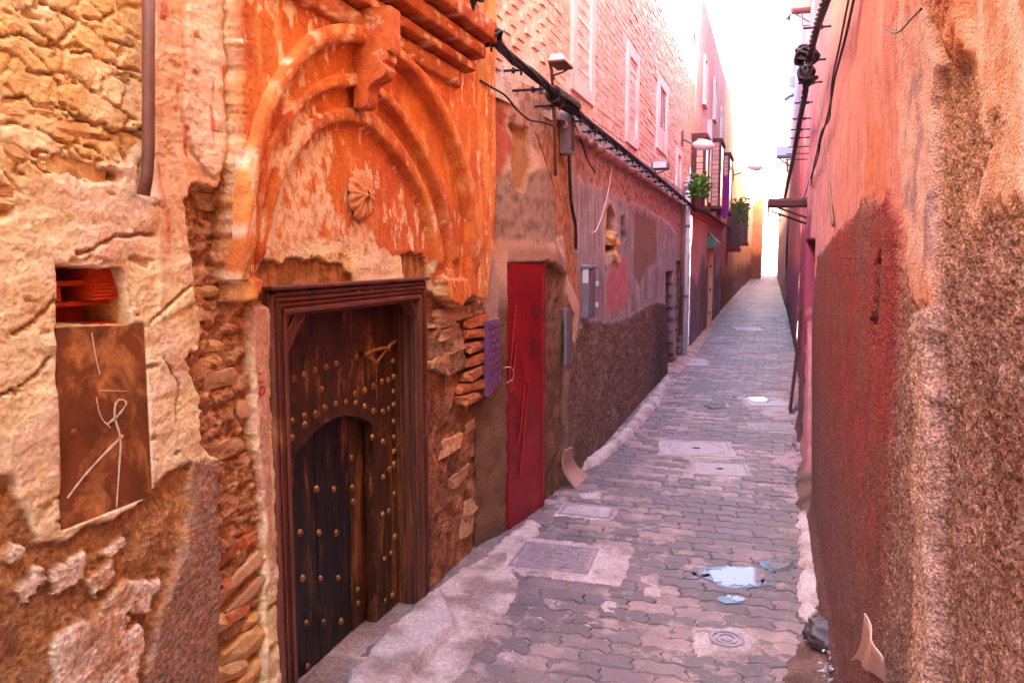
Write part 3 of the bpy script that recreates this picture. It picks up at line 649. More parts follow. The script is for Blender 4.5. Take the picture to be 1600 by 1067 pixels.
# cornice: four stepped courses, mitred at the far end
def course(z0, z1, pr, yend, soft=.01):
    ys = np.arange(2.03, yend + .001, .03)
    prof = [(XF + .03, z0 - .002), (XF + pr * .6, z0), (XF + pr, z0 + soft), (XF + pr + .004, (z0 + z1) / 2), (XF + pr, z1 - soft), (XF + pr * .7, z1), (XF + .03, z1 + .002)]
    px_ = np.array([p[0] for p in prof]); pz_ = np.array([p[1] for p in prof])
    def fn(u, v):
        x = np.interp(v, np.arange(7), px_); zc = np.interp(v, np.arange(7), pz_); f = fbm(u, zc, 16, 4, 52)
        c, pm = orange(u + 3, zc, f); c = mixc(c, lin(150, 48, 24), .6); c = mixc(c, PEEL, .7 * sst(.28, .45, fbm(u, zc * 1.5, 13, 4, 53)))
        return np.stack([x + .004 * f, u, zc + .003 * fbm(u, x, 9, 3, 54)], 1), c, np.full(len(u), .15)
    o = sheet('cornice_course', ys, np.linspace(0, 6, 19), fn, 'paint', fac)
    m = MB(); m.prism([(a, b) for a, b in prof], 1, yend - .02, yend + .004); m.build('cornice_end', M['cornend'], fac)
M['cornend'] = plain('dark_orange_paint', lin(186, 66, 26), .8, 0, .2, 20, .3, 0, lin(224, 160, 110), wear=.62)
zc1 = WX(712, 140, XF + .07); zc2 = WX(734, 114, XF + .10); zc3 = WX(751, 93, XF + .14); zc4 = WX(752, 40, XF + .17)
course(zc1[2], zc2[2] - .012, .098, zc1[1]); course(zc2[2] - .004, zc3[2] - .02, .130, zc2[1]); course(zc3[2] - .004, zc3[2] + .075, .165, zc3[1]); course(zc3[2] + .083, zc3[2] + .20, .205, zc3[1] + .06)
# keystone bracket
zt = P(585, 22, XF + .1)[1]; zb = P(558, 170, XF + .05)[1]; hB = zt - zb
bp = [(0, 0), (.05, .0), (.075, .08), (.07, .18), (.10, .25), (.15, .30), (.165, .38), (.15, .44), (.17, .47), (.17, .56), (.19, .58), (.19, 1.0), (0, 1.0)]
yb = P(572, 90, XF + .08)[0]
m = MB(); m.prism([(XF + .045 + a * .85, zb + b * hB) for a, b in catmull(bp[:-1], 3)[:, :].tolist() + [(0., 1.0)]], 1, yb - .042, yb + .042); m.build('bracket', 'bracket', fac, bevel=.006)
# rosette
rc = WX(559, 305, XF); yr, zr = rc[1], rc[2]; RR = abs(P(559, 263, XF)[1] - zr) * .95
M['rosette'] = plain('carved_cream_plaster', lin(216, 150, 104), .85, 0, .2, 30, .4, 0, lin(206, 110, 60), wear=.56)
m = MB(); m.prism([(yr + RR * .62 * math.cos(a), zr + RR * .62 * math.sin(a)) for a in np.linspace(0, 6.2832, 33)[:-1]], 0, XF - .02, XF + .024); m.build('rosette_disc', 'rosette', fac, bevel=.006)
for k in range(8):
    a = math.pi / 8 + k * math.pi / 4; V = []; F = []; nr, ns = 7, 7
    for i in range(nr):
        t = i / (nr - 1); r = RR * (.20 + .80 * t); wd = RR * (.05 + .30 * math.sin(math.pi * min(1, t * .62 + .08)) ) * (1 if t < .85 else .75)
        for j in range(ns):
            q = -1 + 2 * j / (ns - 1); da = q * wd
            hgt = .026 * math.sqrt(max(0, 1 - q * q)) * (1 - .5 * t * t) - .016 * math.exp(-(q * 3) ** 2) * (t > .1) + .012
            V.append((XF + .008 + hgt * (1 if t < .99 else .3), yr + r * math.cos(a) - da * math.sin(a), zr + r * math.sin(a) + da * math.cos(a)))
    for i in range(nr - 1):
        for j in range(ns - 1): F.append((i * ns + j, i * ns + j + 1, (i + 1) * ns + j + 1, (i + 1) * ns + j))
    m = MB(); m.add(V, F); m.build('rosette_petal', 'rosette', fac, smooth=True)
m = MB(); m.dome((XF + .03, yr, zr), RR * .2, (1, 0, 0), 12, 4, .8); m.build('rosette_boss', 'rosette', fac, smooth=True)
# ------------------------------------------------------------------ loose masonry pieces of the near building
def rock_mesh(seed, mat, sx=1., sy=1., sz=1., rough=.22, nu=4, box=.6):
    """blocky lump about 1 x 1 x 1 with broken corners, ~60 triangles"""
    rs = np.random.RandomState(seed); bm = bmesh.new(); bmesh.ops.create_cube(bm, size=1.0)
    bmesh.ops.subdivide_edges(bm, edges=bm.edges[:], cuts=1, use_grid_fill=True)
    for v in bm.verts:
        c = np.array(v.co); n = np.linalg.norm(c) + 1e-6; r = c * box + c / n * .5 * (1 - box) * 1.15
        v.co = Vector(((r + rs.uniform(-1, 1, 3) * rough * .45) * np.array((sx, sy, sz))).tolist())
    me = bpy.data.meshes.new('stone'); bm.to_mesh(me); bm.free(); me.materials.append(M[mat])
    return me
ROCK = [rock_mesh(k, 'stone', box=.45, rough=.16) for k in range(5)]; MUDB = [rock_mesh(20 + k, 'mudbrick', box=.78, rough=.22) for k in range(5)]; THIN = [rock_mesh(40 + k, 'redbrick', box=.85, rough=.16) for k in range(4)]
def place(name, me, par, x, y, z, dx, dy, dz, rot=0.):
    o = bpy.data.objects.new(name, me); r = rootof(par); o.location = (x - r[0], y - r[1], z - r[2]); o.scale = (dx, dy, dz)
    o.rotation_euler = (rot, random.uniform(-.12, .12), random.uniform(-.12, .12)); return link(o, par)
# rubble at the upper part of the plaster wall: (px, py, width, height in photo pixels, tilt)
for (px, py, pw, ph, tl, k) in [(72, 188, 60, 26, .05, 0), (135, 205, 70, 26, -.05, 1), (205, 222, 30, 24, .1, 2), (98, 256, 54, 34, .35, 3), (148, 264, 40, 36, .1, 4), (22, 168, 54, 22, -.15, 0), (62, 172, 40, 18, -.2, 1),
        (168, 168, 30, 26, 0, 9), (72, 234, 24, 22, 0, 9), (22, 240, 44, 30, .1, 2), (190, 60, 40, 22, -.2, 3), (80, 82, 30, 16, .1, 4), (120, 140, 50, 20, -.1, 0), (40, 120, 50, 24, -.15, 2), (30, 296, 60, 22, .1, 3), (14, 316, 34, 16, 0, 1)]:
    c = WX(px, py, XF); sc = 1230 / (np.dot(c - _c, _f)); fy = .50
    me_ = THIN[1] if k == 9 else ROCK[k]
    place('brick' if k == 9 else 'stone', me_, old, XF - .036, c[1], c[2], .062, pw / sc / fy * .8, ph / sc * 1.15, -tl * .4)
# courses of brick and stone in the bare strip beside the doorway
zz_ = .42
rs = random.Random(5)
while zz_ < 1.98:
    h = rs.uniform(.036, .060)
    y0 = np.interp(zz_, [.3, 1.2, 1.55, 2.0], [1.985, 1.955, 1.90, 1.955]); y1 = np.interp(zz_, [.3, 1.1, 1.5, 1.62, 2.0], [2.165, 2.165, 2.16, 2.07, 2.03]); y = y0
    while y < y1 - .03:
        L = min(rs.uniform(.07, .16), y1 - y + .01); r = rs.random()
        me_ = THIN[rs.randrange(4)] if r < .22 and zz_ < 1.1 else (MUDB[rs.randrange(5)] if r < .8 else ROCK[rs.randrange(5)])
        place('brick', me_, fac if y > 2.0 else old, XF - .084 + rs.uniform(-.018, .022), y + L / 2, zz_ + h / 2, .085, L * 1.02, h * .98, rs.uniform(-.07, .07)); y += L + .006
    zz_ += h + .007
for (px, py, pw, ph, tl) in [(392, 1015, 58, 46, .15), (372, 1050, 50, 30, -.2), (402, 1058, 40, 30, .3), (385, 905, 66, 22, .35), (395, 935, 50, 22, .35), (360, 975, 30, 26, 0), (405, 970, 24, 20, .1)]:
    c = WX(px, py, XF); sc = 1230 / (np.dot(c - _c, _f)); place('stone', MUDB[1] if py < 960 else ROCK[2], fac if c[1] > 2 else old, XF - .07, c[1], c[2], .10, pw / sc / .52, ph / sc, tl)
for (px, py, pw, ph, t_) in [(712, 490, 52, 20, 0), (740, 478, 26, 14, 0), (704, 520, 38, 16, 0), (704, 545, 40, 18, 0), (690, 566, 30, 16, 1), (694, 505, 40, 12, 1), (735, 465, 24, 12, 0), (757, 470, 14, 12, 0), (746, 490, 20, 9, 0)]:
    c = WX(px, py, XF); sc = 1230 / (np.dot(c - _c, _f)); place('brick', MUDB[(px + py) % 5], fac, XF - .026, c[1], c[2], .07, pw / sc / .38, ph / sc, rs.uniform(-.06, .06))
for k, (px, py, pw) in enumerate([(744, 502, 26), (740, 521, 22), (741, 541, 26), (742, 562, 24), (742, 582, 26), (739, 603, 34), (737, 621, 34)]):
    c = WX(px, py, XF + .01); sc = 1230 / (np.dot(c - _c, _f)); place('brick', THIN[k % 4], fac, XF - .004, c[1], c[2], .075, pw / sc / .34, 13.5 / sc, rs.uniform(-.06, .06))
for (px, py, pw, ph) in [(705, 700, 40, 26), (725, 745, 30, 20), (752, 700, 26, 20), (748, 660, 30, 16), (735, 820, 22, 40), (742, 790, 20, 24)]:
    c = WX(px, py, XF); sc = 1230 / (np.dot(c - _c, _f)); place('stone', MUDB[px % 5], fac, XF - .040, c[1], c[2], .05, pw / sc / .36, ph / sc, rs.uniform(-.2, .2))
# broken hollow clay block in the niche
ny0, nz1 = P(92, 417, XF); ny1, nz0 = P(205, 506, XF)
hb = thing('hollow_brick', 'broken fired clay hollow block set in the niche above the rusty plate', 'brick', (XF - .06, (ny0 + ny1) / 2, nz0))
m = MB(); H3 = (nz1 - nz0)
for k, (a, b) in enumerate(((-.005, .05), (.34, .42), (.68, .76), (.97, 1.0))):
    m.box(XF - .15, XF - .05 - .012 * (k % 2), ny0 - .01, ny1 + .01, nz0 + a * H3, nz0 + b * H3, .003)
m.build('web', 'clay', hb, bevel=.003)
m = MB(); m.box(XF - .15, XF - .035, ny0 + .55 * (ny1 - ny0), ny1 + .01, nz0 + .43 * H3, nz0 + .965 * H3, .002)
for k in range(6): m.box(XF - .0348, XF - .029, ny0 + .56 * (ny1 - ny0), ny1 + .01, nz0 + (.44 + .06 * k) * H3, nz0 + (.475 + .06 * k) * H3)
m.build('ribbed_face', 'clay', hb)
m = MB(); m.box(XF - .158, XF - .151, ny0 - .01, ny1 + .01, nz0, nz1); m.box(XF - .15, XF - .06, ny0 + .20 * (ny1 - ny0), ny0 + .26 * (ny1 - ny0), nz0 + .43 * H3, nz0 + .67 * H3); m.build('inner_wall', 'clay', hb)
# rusty plate
pc = [P(*q, XF) for q in ((89, 512), (227, 507), (240, 773), (98, 828))]
ru = thing('rusty_plate', 'rusty brown metal plate with chalk scratches, set into the cream wall below the niche', 'metal plate', (XF, pc[0][0], pc[3][1]))
m = MB(); m.prism(pc, 0, XF - .020, XF - .004); m.build('panel', 'rust', ru, bevel=.002)
def stroke(pxs, x, wd=.004, mat='chalk', par=None, name='chalk_mark', th=.0012):
    q = catmull([P(a, b, x) for a, b in pxs], 5) if len(pxs) > 2 else np.array([P(a, b, x) for a, b in pxs])
    d = np.gradient(q, axis=0); d /= np.linalg.norm(d, axis=1)[:, None] + 1e-9; n = np.stack([-d[:, 1], d[:, 0]], 1)
    ww = wd / 2 * (1 + .5 * np.array([random.uniform(-1, 1) for _ in q]))[:, None]
    a = q + n * ww; b = q - n * ww; m = MB(); k = len(q)
    V = [(x, *p) for p in a] + [(x, *p) for p in b] + [(x + th, *p) for p in a] + [(x + th, *p) for p in b]
    F = [(i + 2 * k, i + 1 + 2 * k, i + 1 + 3 * k, i + 3 * k) for i in range(k - 1)] + [(i, i + 1, i + 1 + 2 * k, i + 2 * k) for i in range(k - 1)] + [(i + k, i + 1 + k, i + 1 + 3 * k, i + 3 * k) for i in range(k - 1)]
    m.add(V, F); return m.build(name, mat, par)
xs = XF - .0035
stroke([(105, 778), (130, 745), (160, 712), (192, 680)], xs, .006, par=ru); stroke([(167, 663), (185, 648), (197, 630), (188, 624), (180, 632), (180, 655), (188, 685), (186, 730), (182, 792)], xs, .005, par=ru)
stroke([(155, 610), (198, 611)], xs, .003, par=ru); stroke([(143, 520), (150, 560), (156, 585)], xs, .002, par=ru); stroke([(150, 620), (157, 650), (172, 668)], xs, .002, par=ru)
m = MB(); c = P(117, 676, XF); m.dome((XF - .004, *c), .010, (1, 0, 0), 8, 3, .7); m.build('rivet', 'rust', ru, smooth=True)
for L in ([(402, 585), (408, 583)], [(402, 597), (413, 596)], [(406, 608), (412, 604), (413, 612), (408, 618), (404, 612)]): stroke(L, XF + .012, .007, 'redpaint', fac, 'paint_mark')
# ceramic/iron downpipe on the plaster wall
pt = [(232, -60, .045), (232, 120, .045), (232, 230, .045), (230, 270, .04), (224, 305, .03)]
dp = thing('drain_pipe', 'thin brown pipe running down the cream wall beside the pale pilaster', 'pipe', tuple(WX(224, 305, XF + .03)))
m = MB(); m.tube([WX(a, b, XF + c) for a, b, c in pt], .016, 10); m.build('pipe', 'brownpipe', dp, smooth=True)

# ------------------------------------------------------------------ studded door
XD = -1.70
sd = thing('studded_door', 'old dark wooden door with iron studs and an arched wicket in a carved frame', 'door', (XD, 2.85, .05))
y0, y1, z1 = DOOR; fw_ = .092
fr = MB()
def jamb(m, ya, yb, za, zb, horizontal=False):
    m.box(XD - .05, XF + .004, ya, yb, za, zb)
jamb(fr, y0, y0 + fw_, -.02, z1 - fw_ - .001); jamb(fr, y1 - fw_, y1, -.02, z1 - fw_ - .001); jamb(fr, y0, y1, z1 - fw_, z1)
frame = fr.build('door_frame', 'frame', sd, bevel=.004)
mo = MB()
for off, wd, pr in ((.028, .010, .012), (.048, .008, .008), (.066, .016, .014), (.086, .006, .004)):
    mo.box(XF + .0042, XF + .004 + pr, y0 + off, y0 + off + wd, 0, z1 - off - .0005); mo.box(XF + .0042, XF + .004 + pr, y1 - off - wd, y1 - off, 0, z1 - off - .0005); mo.box(XF + .0042, XF + .0041 + pr, y0 + off, y1 - off, z1 - off, z1 - off + (-wd))
mo.build('moulding_strip', 'frame', frame, bevel=.0015)
def rope(p0, p1, r, pitch):
    p0 = np.array(p0, float); p1 = np.array(p1, float); L = np.linalg.norm(p1 - p0); d = (p1 - p0) / L; e1 = np.array([1., 0, 0]); e2 = np.cross(d, e1)
    n = int(L / pitch * 6); V = []; F = []; K = 8
    for i in range(n + 1):
        for k in range(K):
            t = 2 * math.pi * k / K; rr = r * (.72 + .28 * abs(math.cos((t + 2 * math.pi * i / 6 * .5))))
            V.append(p0 + d * L * i / n + rr * (math.cos(t) * e1 + math.sin(t) * e2))
    for i in range(n):
        for k in range(K): F.append((i * K + k, i * K + (k + 1) % K, (i + 1) * K + (k + 1) % K, (i + 1) * K + k))
    m = MB(); m.add(V, F); return m
for a, b in (((XF + .006, y0 + .013, 0), (XF + .006, y0 + .013, z1 - .013)), ((XF + .006, y1 - .013, 0), (XF + .006, y1 - .013, z1 - .013)), ((XF + .006, y0 + .013, z1 - .013), (XF + .006, y1 - .013, z1 - .013))):
    rope(a, b, .011, .022).build('rope_moulding', 'frame', frame, smooth=True)
m = MB()
for a_, b_ in ((XD + .012, XD + .026), (XD + .040, XD + .050), (XF - .045, XF - .030), (XF - .020, XF - .012)): m.box(a_, b_, y1 - fw_ - .007, y1 - fw_ - .0005, 0, z1 - fw_ - .002); m.box(a_, b_, y0 + fw_ + .001, y1 - fw_ - .001, z1 - fw_ - .007, z1 - fw_ - .0005)
m.build('reveal_moulding', 'wood_worn', frame, bevel=.001)
m = MB(); m.box(XF - .02, XF + .030, y0 - .012, y1 + .012, z1 + .001, z1 + .016); m.build('lintel_cap', 'frame', frame, bevel=.004)
for sgn, ye, sz in ((1, y0 + fw_, .125), (-1, y1 - fw_, .075)):
    m = MB(); zt_ = z1 - fw_
    m.prism([(ye - .002 * sgn, zt_ + .002), (ye + sgn * sz, zt_ + .002), (ye - .002 * sgn, zt_ - sz * 1.1)], 0, XF - .05, XF - .006)
    for k in range(4):
        a = sz * (1.0 - .16 * k); b = a - sz * .10
        m.prism([(ye, zt_ - a * 1.1), (ye + sgn * a, zt_), (ye + sgn * b, zt_), (ye, zt_ - b * 1.1)], 0, XF - .0058, XF + .004)
    m.build('corner_bracket', 'frame', frame)
arc = [P(*q, XD) for q in ((440, 748), (456, 718), (474, 695), (494, 673), (514, 658), (534, 650), (556, 650), (572, 656), (582, 665))]
arc = catmull(arc, 4).tolist(); yw1 = arc[-1][0]; yw0 = arc[0][0] - .02
ytop = z1 - fw_ + .02
yl0, yl1 = y0 + .05, y1 - fw_ - .012
ysp = P(598, 600, XD)[0]
outline = [(yl0, 0), (yl0, ytop), (ysp - .003, ytop), (ysp - .003, 0), (yw1, 0)] + arc[::-1] + [(arc[0][0] - .012, arc[0][1] - .05), (arc[0][0] - .012, 0)]
m = MB(); m.prism(outline, 0, XD - .045, XD); leaf = m.build('door_leaf', 'leafwood', sd)
m = MB(); m.box(XD - .035, XD + .006, ysp, yl1, 0, ytop); stile = m.build('hanging_stile', 'wood_worn', sd, bevel=.003)
XW = XD - .062
bnd = [arc[0][0] - .06, P(497, 900, XW)[0], P(548, 900, XW)[0], yw1 + .03]
wk = MB(); wk.box(XW - .05, XW - .042, bnd[0], y1, 0, 1.2); wicket = wk.build('wicket_door', 'wood', sd)
for k in range(3):
    m = MB(); m.box(XW - .04, XW + (.004 if k == 2 else 0), bnd[k] + .002, bnd[k + 1] - (.008 if k == 2 else .002), 0, 1.18); m.build('plank', 'wood_worn' if k == 2 else 'wood', wicket, bevel=.002)
STD = [(380 + u / 2.807, 380 + v / 2.807, XD, leaf) for u, v in [(217, 593), (264, 573), (313, 556), (361, 542), (405, 527), (494, 500), (533, 487), (213, 778), (265, 757), (314, 748), (355, 720), (404, 703), (450, 697), (491, 699), (531, 714), (569, 735), (211, 853), (267, 795), (531, 645), (569, 626), (490, 660), (340, 640), (565, 850)]]
STD += [(380 + u / 2.807, 380 + v / 2.807, XD + .006, stile) for u, v in [(606, 606), (634, 600), (610, 738), (637, 725), (658, 707), (655, 515), (657, 585), (657, 650), (658, 780), (659, 850), (660, 912), (612, 870), (640, 990), (662, 975)]]
STD += [(380 + u / 2.907, 700 + v / 2.907, XW + (.004 if u > 470 else 0), wicket) for u, v in [(342, 384), (421, 384), (268, 590), (349, 590), (430, 587), (195, 590), (205, 793), (285, 793), (363, 790), (443, 785), (210, 993), (291, 990), (367, 980), (452, 975), (490, 45), (493, 178), (498, 243), (410, 185), (518, 640), (522, 703), (527, 837), (330, 185), (255, 384)]]
STD += [(380 + u / 2.907, 700 + v / 2.907, XD + .006, stile) for u, v in [(632, 300), (660, 285), (660, 95), (684, 70), (686, 205), (670, 475), (640, 500), (645, 690), (676, 665), (690, 10), (688, 400), (634, 130)]]
m = MB(); m.dome((0, 0, 0), .0150, (1, 0, 0), 10, 4, .8); st0 = m.build('stud', 'stud', None, smooth=True); stm = st0.data; bpy.data.objects.remove(st0)
for a, b, x, par in STD:
    c = WX(a, b, x); o = bpy.data.objects.new('stud', stm); r = rootof(par); s = random.uniform(.85, 1.15); o.location = c - r; o.scale = (s, s, s); link(o, par)
c1 = WX(570, 553, XD + .02); c2 = WX(603, 545, XD + .03); c3 = WX(588, 566, XD + .03)
m = MB(); m.tube(catmull([c1, (c1 + c2) / 2 + (.02, 0, .012), c2, c3, (c1 + c3) / 2 + (.02, 0, -.01), c1], 6), .007, 8); m.tube([c1 + (-.02, 0, 0), c1 + (.025, 0, 0)], .013, 8); m.tube([c2 + (-.03, 0, 0), c2 + (.02, 0, .0)], .010, 8); m.tube([c2, WX(618, 532, XD + .03)], .009, 8); m.build('knocker', 'stud', sd, smooth=True)
c4 = WX(589, 660, XD + .012); m = MB()
for k in range(22):
    t = k / 22; p = c3 * (1 - t) + c4 * t; m.tube([p, p * .97 + (c4 if k < 21 else p) * .03], [.0035, .0025] if k % 2 else [.002, .004], 6)
m.build('chain', 'stud', sd)

# ================================================================== LOW WALL WITH THE RED DOOR, AND THE GREY PLASTERED BRICK BUILDING
bb = thing('brick_building', 'long pink brick building with grey plastered base, rough dark dado and white framed slit windows', 'building', (XL, 9.5, 0))
DA, DB = np.array([-1.53, 4.53]), np.array([-1.455, 5.04]); DTOP = 1.655
dplane = lambda y: DA[0] + (y - DA[1]) * (DB[0] - DA[0]) / (DB[1] - DA[1])
G = lambda L, x=XL: poly(L, x)
REG2 = dict(
    red=G([(750, 150), (800, 165), (806, 230), (790, 300), (770, 335), (752, 260)], -1.47), cement=G([(790, 270), (880, 265), (885, 330), (880, 400), (862, 380), (800, 372), (772, 410), (765, 340)], -1.45),
    mason=G([(745, 60), (860, 165), (862, 200), (850, 262), (800, 200), (745, 130)], -1.47), scar=G([(812, 195), (828, 200), (830, 255), (822, 300), (812, 290)], -1.45),
    pale=G([(762, 350), (776, 340), (785, 420), (787, 560), (775, 500)], -1.50), drip=G([(868, 375), (880, 370), (884, 420), (896, 450), (905, 480), (902, 560), (893, 575), (897, 490), (880, 455)]),
    ochre=G([(855, 165), (890, 200), (897, 330), (902, 420), (907, 470), (905, 520), (893, 570), (885, 560), (888, 450), (872, 380)]),
    top=G([(890, 205), (960, 250), (1020, 292), (1078, 330), (1078, 395), (1062, 372), (1045, 350), (1020, 330), (985, 318), (950, 300), (905, 280)]),
    dado=G([(900, 512), (930, 500), (960, 505), (985, 492), (1012, 475), (1044, 474), (1044, 700), (870, 900), (872, 640), (888, 580)]),
    pink=G([(945, 440), (958, 415), (966, 402), (978, 405), (982, 440), (984, 465), (975, 482), (950, 490)]), brown=G([(992, 330), (1026, 345), (1028, 410), (1012, 420), (1000, 448), (990, 430)]),
    n1=G([(947, 326), (955, 322), (960, 335), (960, 380), (958, 396), (946, 396)]), n2=G([(970, 340), (977, 337), (978, 372), (971, 378)]), n1w=G([(940, 322), (950, 308), (960, 318), (964, 350), (964, 420), (958, 405), (948, 420), (942, 400)]),
    d1=G([(1040.5, 426), (1052, 424), (1052, 575), (1041, 585)]), d2=G([(1056, 408), (1062, 408), (1062, 560), (1056, 568)]))
def wall2(u, v):
    y, z = u, v; N = len(u); wy = y + .03 * fbm(y, z, 7, 4, 1); wz = z + .03 * fbm(y, z, 7, 4, 2)
    S = {k: sdp(p, wy, wz) for k, p in REG2.items()}
    f4 = fbm(y, z, 2.5, 5, 3); f15 = fbm(y, z, 14, 4, 4); f40 = fbm(y, z, 42, 3, 5); st = fbm(y * 5, z * .6, 3, 5, 60)
    base = np.interp(y, [4.1, 4.25, 4.5, 4.60, 5.0, 5.5, 15], [-1.60, -1.585, -1.51, -1.49, -1.415, -1.40, -1.40])
    D = .012 * f4 + .004 * f15 + .001 * f40; rg = np.full(N, .3)
    far = sst(5.45, 5.75, wy)
    col = mixc(np.tile(lin(218, 166, 142), (N, 1)), lin(230, 194, 170), sst(-.2, .4, f4)); low = sst(1.62, 1.35, wz); col = mixc(col, lin(138, 98, 76), low * (1 - far)); D = D + low * (1 - far) * .012 * fbm(y, z, 9, 4, 62); rg = rg + .3 * low * (1 - far)
    def put(k, c, d=0., w=.01, r=None, ra=1.):
        nonlocal col, D, rg
        s = sst(-w, w, S[k]); col = mixc(col, c, s * ra); D = D + d * s
        if r is not None: rg = rg * (1 - s) + r * s
    gm = mixc(np.tile(lin(174, 162, 168), (N, 1)), lin(154, 140, 150), sst(-.2, .4, f4)); gm = mixc(gm, lin(200, 176, 170), sst(.1, .5, st)); gm = mixc(gm, lin(136, 112, 116), sst(.1, .5, -st) * .7)
    col = mixc(col, gm, far)
    put('mason', mixc(np.tile(lin(216, 164, 138), (N, 1)), lin(184, 122, 100), sst(0, .3, f15)), -.012, .02, .5); put('red', lin(192, 84, 72), .003, .03, .2, .85); put('cement', mixc(np.tile(lin(186, 152, 136), (N, 1)), lin(156, 122, 106), sst(-.1, .4, f15)), .004, .02, .5)
    put('scar', lin(196, 138, 92), -.03, .012, .5); put('pale', lin(196, 166, 160), .006, .008); put('ochre', mixc(np.tile(lin(204, 142, 104), (N, 1)), lin(168, 110, 78), sst(-.1, .3, f15)), -.012, .02, .5); put('drip', lin(224, 186, 168), .012, .008)
    mt = mixc(np.tile(lin(208, 172, 164), (N, 1)), lin(172, 132, 126), sst(0, .3, fbm(y, z * 1.5, 9, 4, 63))); put('top', mt, -.014, .03, .5); D = D + .012 * f15 * sst(-.03, .03, S['top'])
    put('brown', lin(152, 120, 106), -.010, .05, .5); put('n1w', lin(206, 176, 172), .006, .008); put('pink', lin(206, 110, 122), .002, .09, .2, .8)
    # rough dado and the earth below the red door wall
    s = sst(-.012, .012, S['dado'] + .03 * f15); a = worley(y / .024, z / .024, 71); bp_ = sst(.9, .1, a[0]) - .5
    cd_ = mixc(np.tile(lin(146, 122, 114), (N, 1)), lin(184, 158, 150), sst(.0, .5, .7 * f40 + .3 * f15 + .5 * f4)); cd_ = mixc(cd_, lin(112, 94, 98), sst(9.6, 10.4, wy) * .8)
    D = D * (1 - s) + s * (.016 + .011 * bp_ + .010 * f15 + .014 * f4); col = mixc(col, cd_, s); rg = rg * (1 - s) + s
    m = sst(.14, .0, z) * (1 - s); col = mixc(col, lin(112, 84, 72), m)
    x = base + D
    for k, dp, c in (('n1', .16, lin(120, 82, 58)), ('n2', .14, lin(130, 92, 66))):
        s = sst(-.006, .004, S[k]); x = x - dp * s; col = mixc(col, c, s)
    # far doorways
    for k in ('d1', 'd2'):
        s = sst(-.004, .004, sdp(REG2[k], y, z)); x = x - .14 * s; col = mixc(col, lin(70, 44, 44), s)
    s = sst(-.05, .0, sdp(REG2['d2'], wy, z)) * (1 - sst(-.004, .004, sdp(REG2['d2'], y, z))); col = mixc(col, lin(214, 186, 172), s * sst(-.1, .2, f15)); x = x + .02 * s
    # red door recess and its rough cheek
    dz = np.interp(y, [4.5, 5.1, 5.30, 5.52], [DTOP, DTOP + .003, DTOP - .01, DTOP - .10]) + .012 * f15
    inz = sst(.006, -.006, z - dz); iy = sst(4.515, 4.525, y) * (1 - sst(5.50, 5.56, y))
    ck = dplane(np.minimum(y, 5.045)) - .012 + np.maximum(0, y - 5.045) * .10 + .010 * fbm(y, z, 8, 4, 73) * sst(5.05, 5.1, y) + .006 * f15 * sst(5.04, 5.08, y)
    k = inz * iy; x = x * (1 - k) + ck * k; cc = mixc(np.tile(lin(150, 112, 90), (N, 1)), lin(122, 88, 70), sst(-.2, .3, f15 + f4)); col = mixc(col, cc, k); rg = rg * (1 - k) + .65 * k
    lip = sst(.10, .0, np.abs(z - dz - .05)) * iy * (1 - inz); x = x + .006 * lip; col = mixc(col, lin(156, 120, 102), lip * .6)
    return np.stack([x, y, z], 1), col, rg
sheet('plaster_base', lines((4.18, 5.6, .011), (5.6, 8, .017), (8, 14.6, .035)), lines((-.15, 2.75, .0125)), wall2, 'stucco', bb, flip=True)
XB = -1.425
def mort(u, v):
    f = fbm(u, v, 6, 4, 80); col = mixc(np.tile(lin(218, 184, 168), (len(u), 1)), lin(232, 212, 202), sst(-.2, .4, f)); base = np.interp(u, [4.1, 4.6, 5.1, 15], [-1.55, -1.50, XB, XB])
    return np.stack([base + .006 * fbm(u, v, 3, 3, 81), u, v], 1), col, np.full(len(u), .4)
sheet('mortar_wall', lines((4.0, 14.6, .09)), lines((2.60, 6.65, .07)), mort, 'wall', bb, flip=True)
m = MB(); m.box(-4, XL - .32, 4.25, 14.59, -.1, 6.64); m.build('body', 'mudfill', bb)
m = MB(); m.box(-2.6, XB - .02, 4.0, 14.6, 6.652, 6.72); m.build('parapet', 'brick', bb)
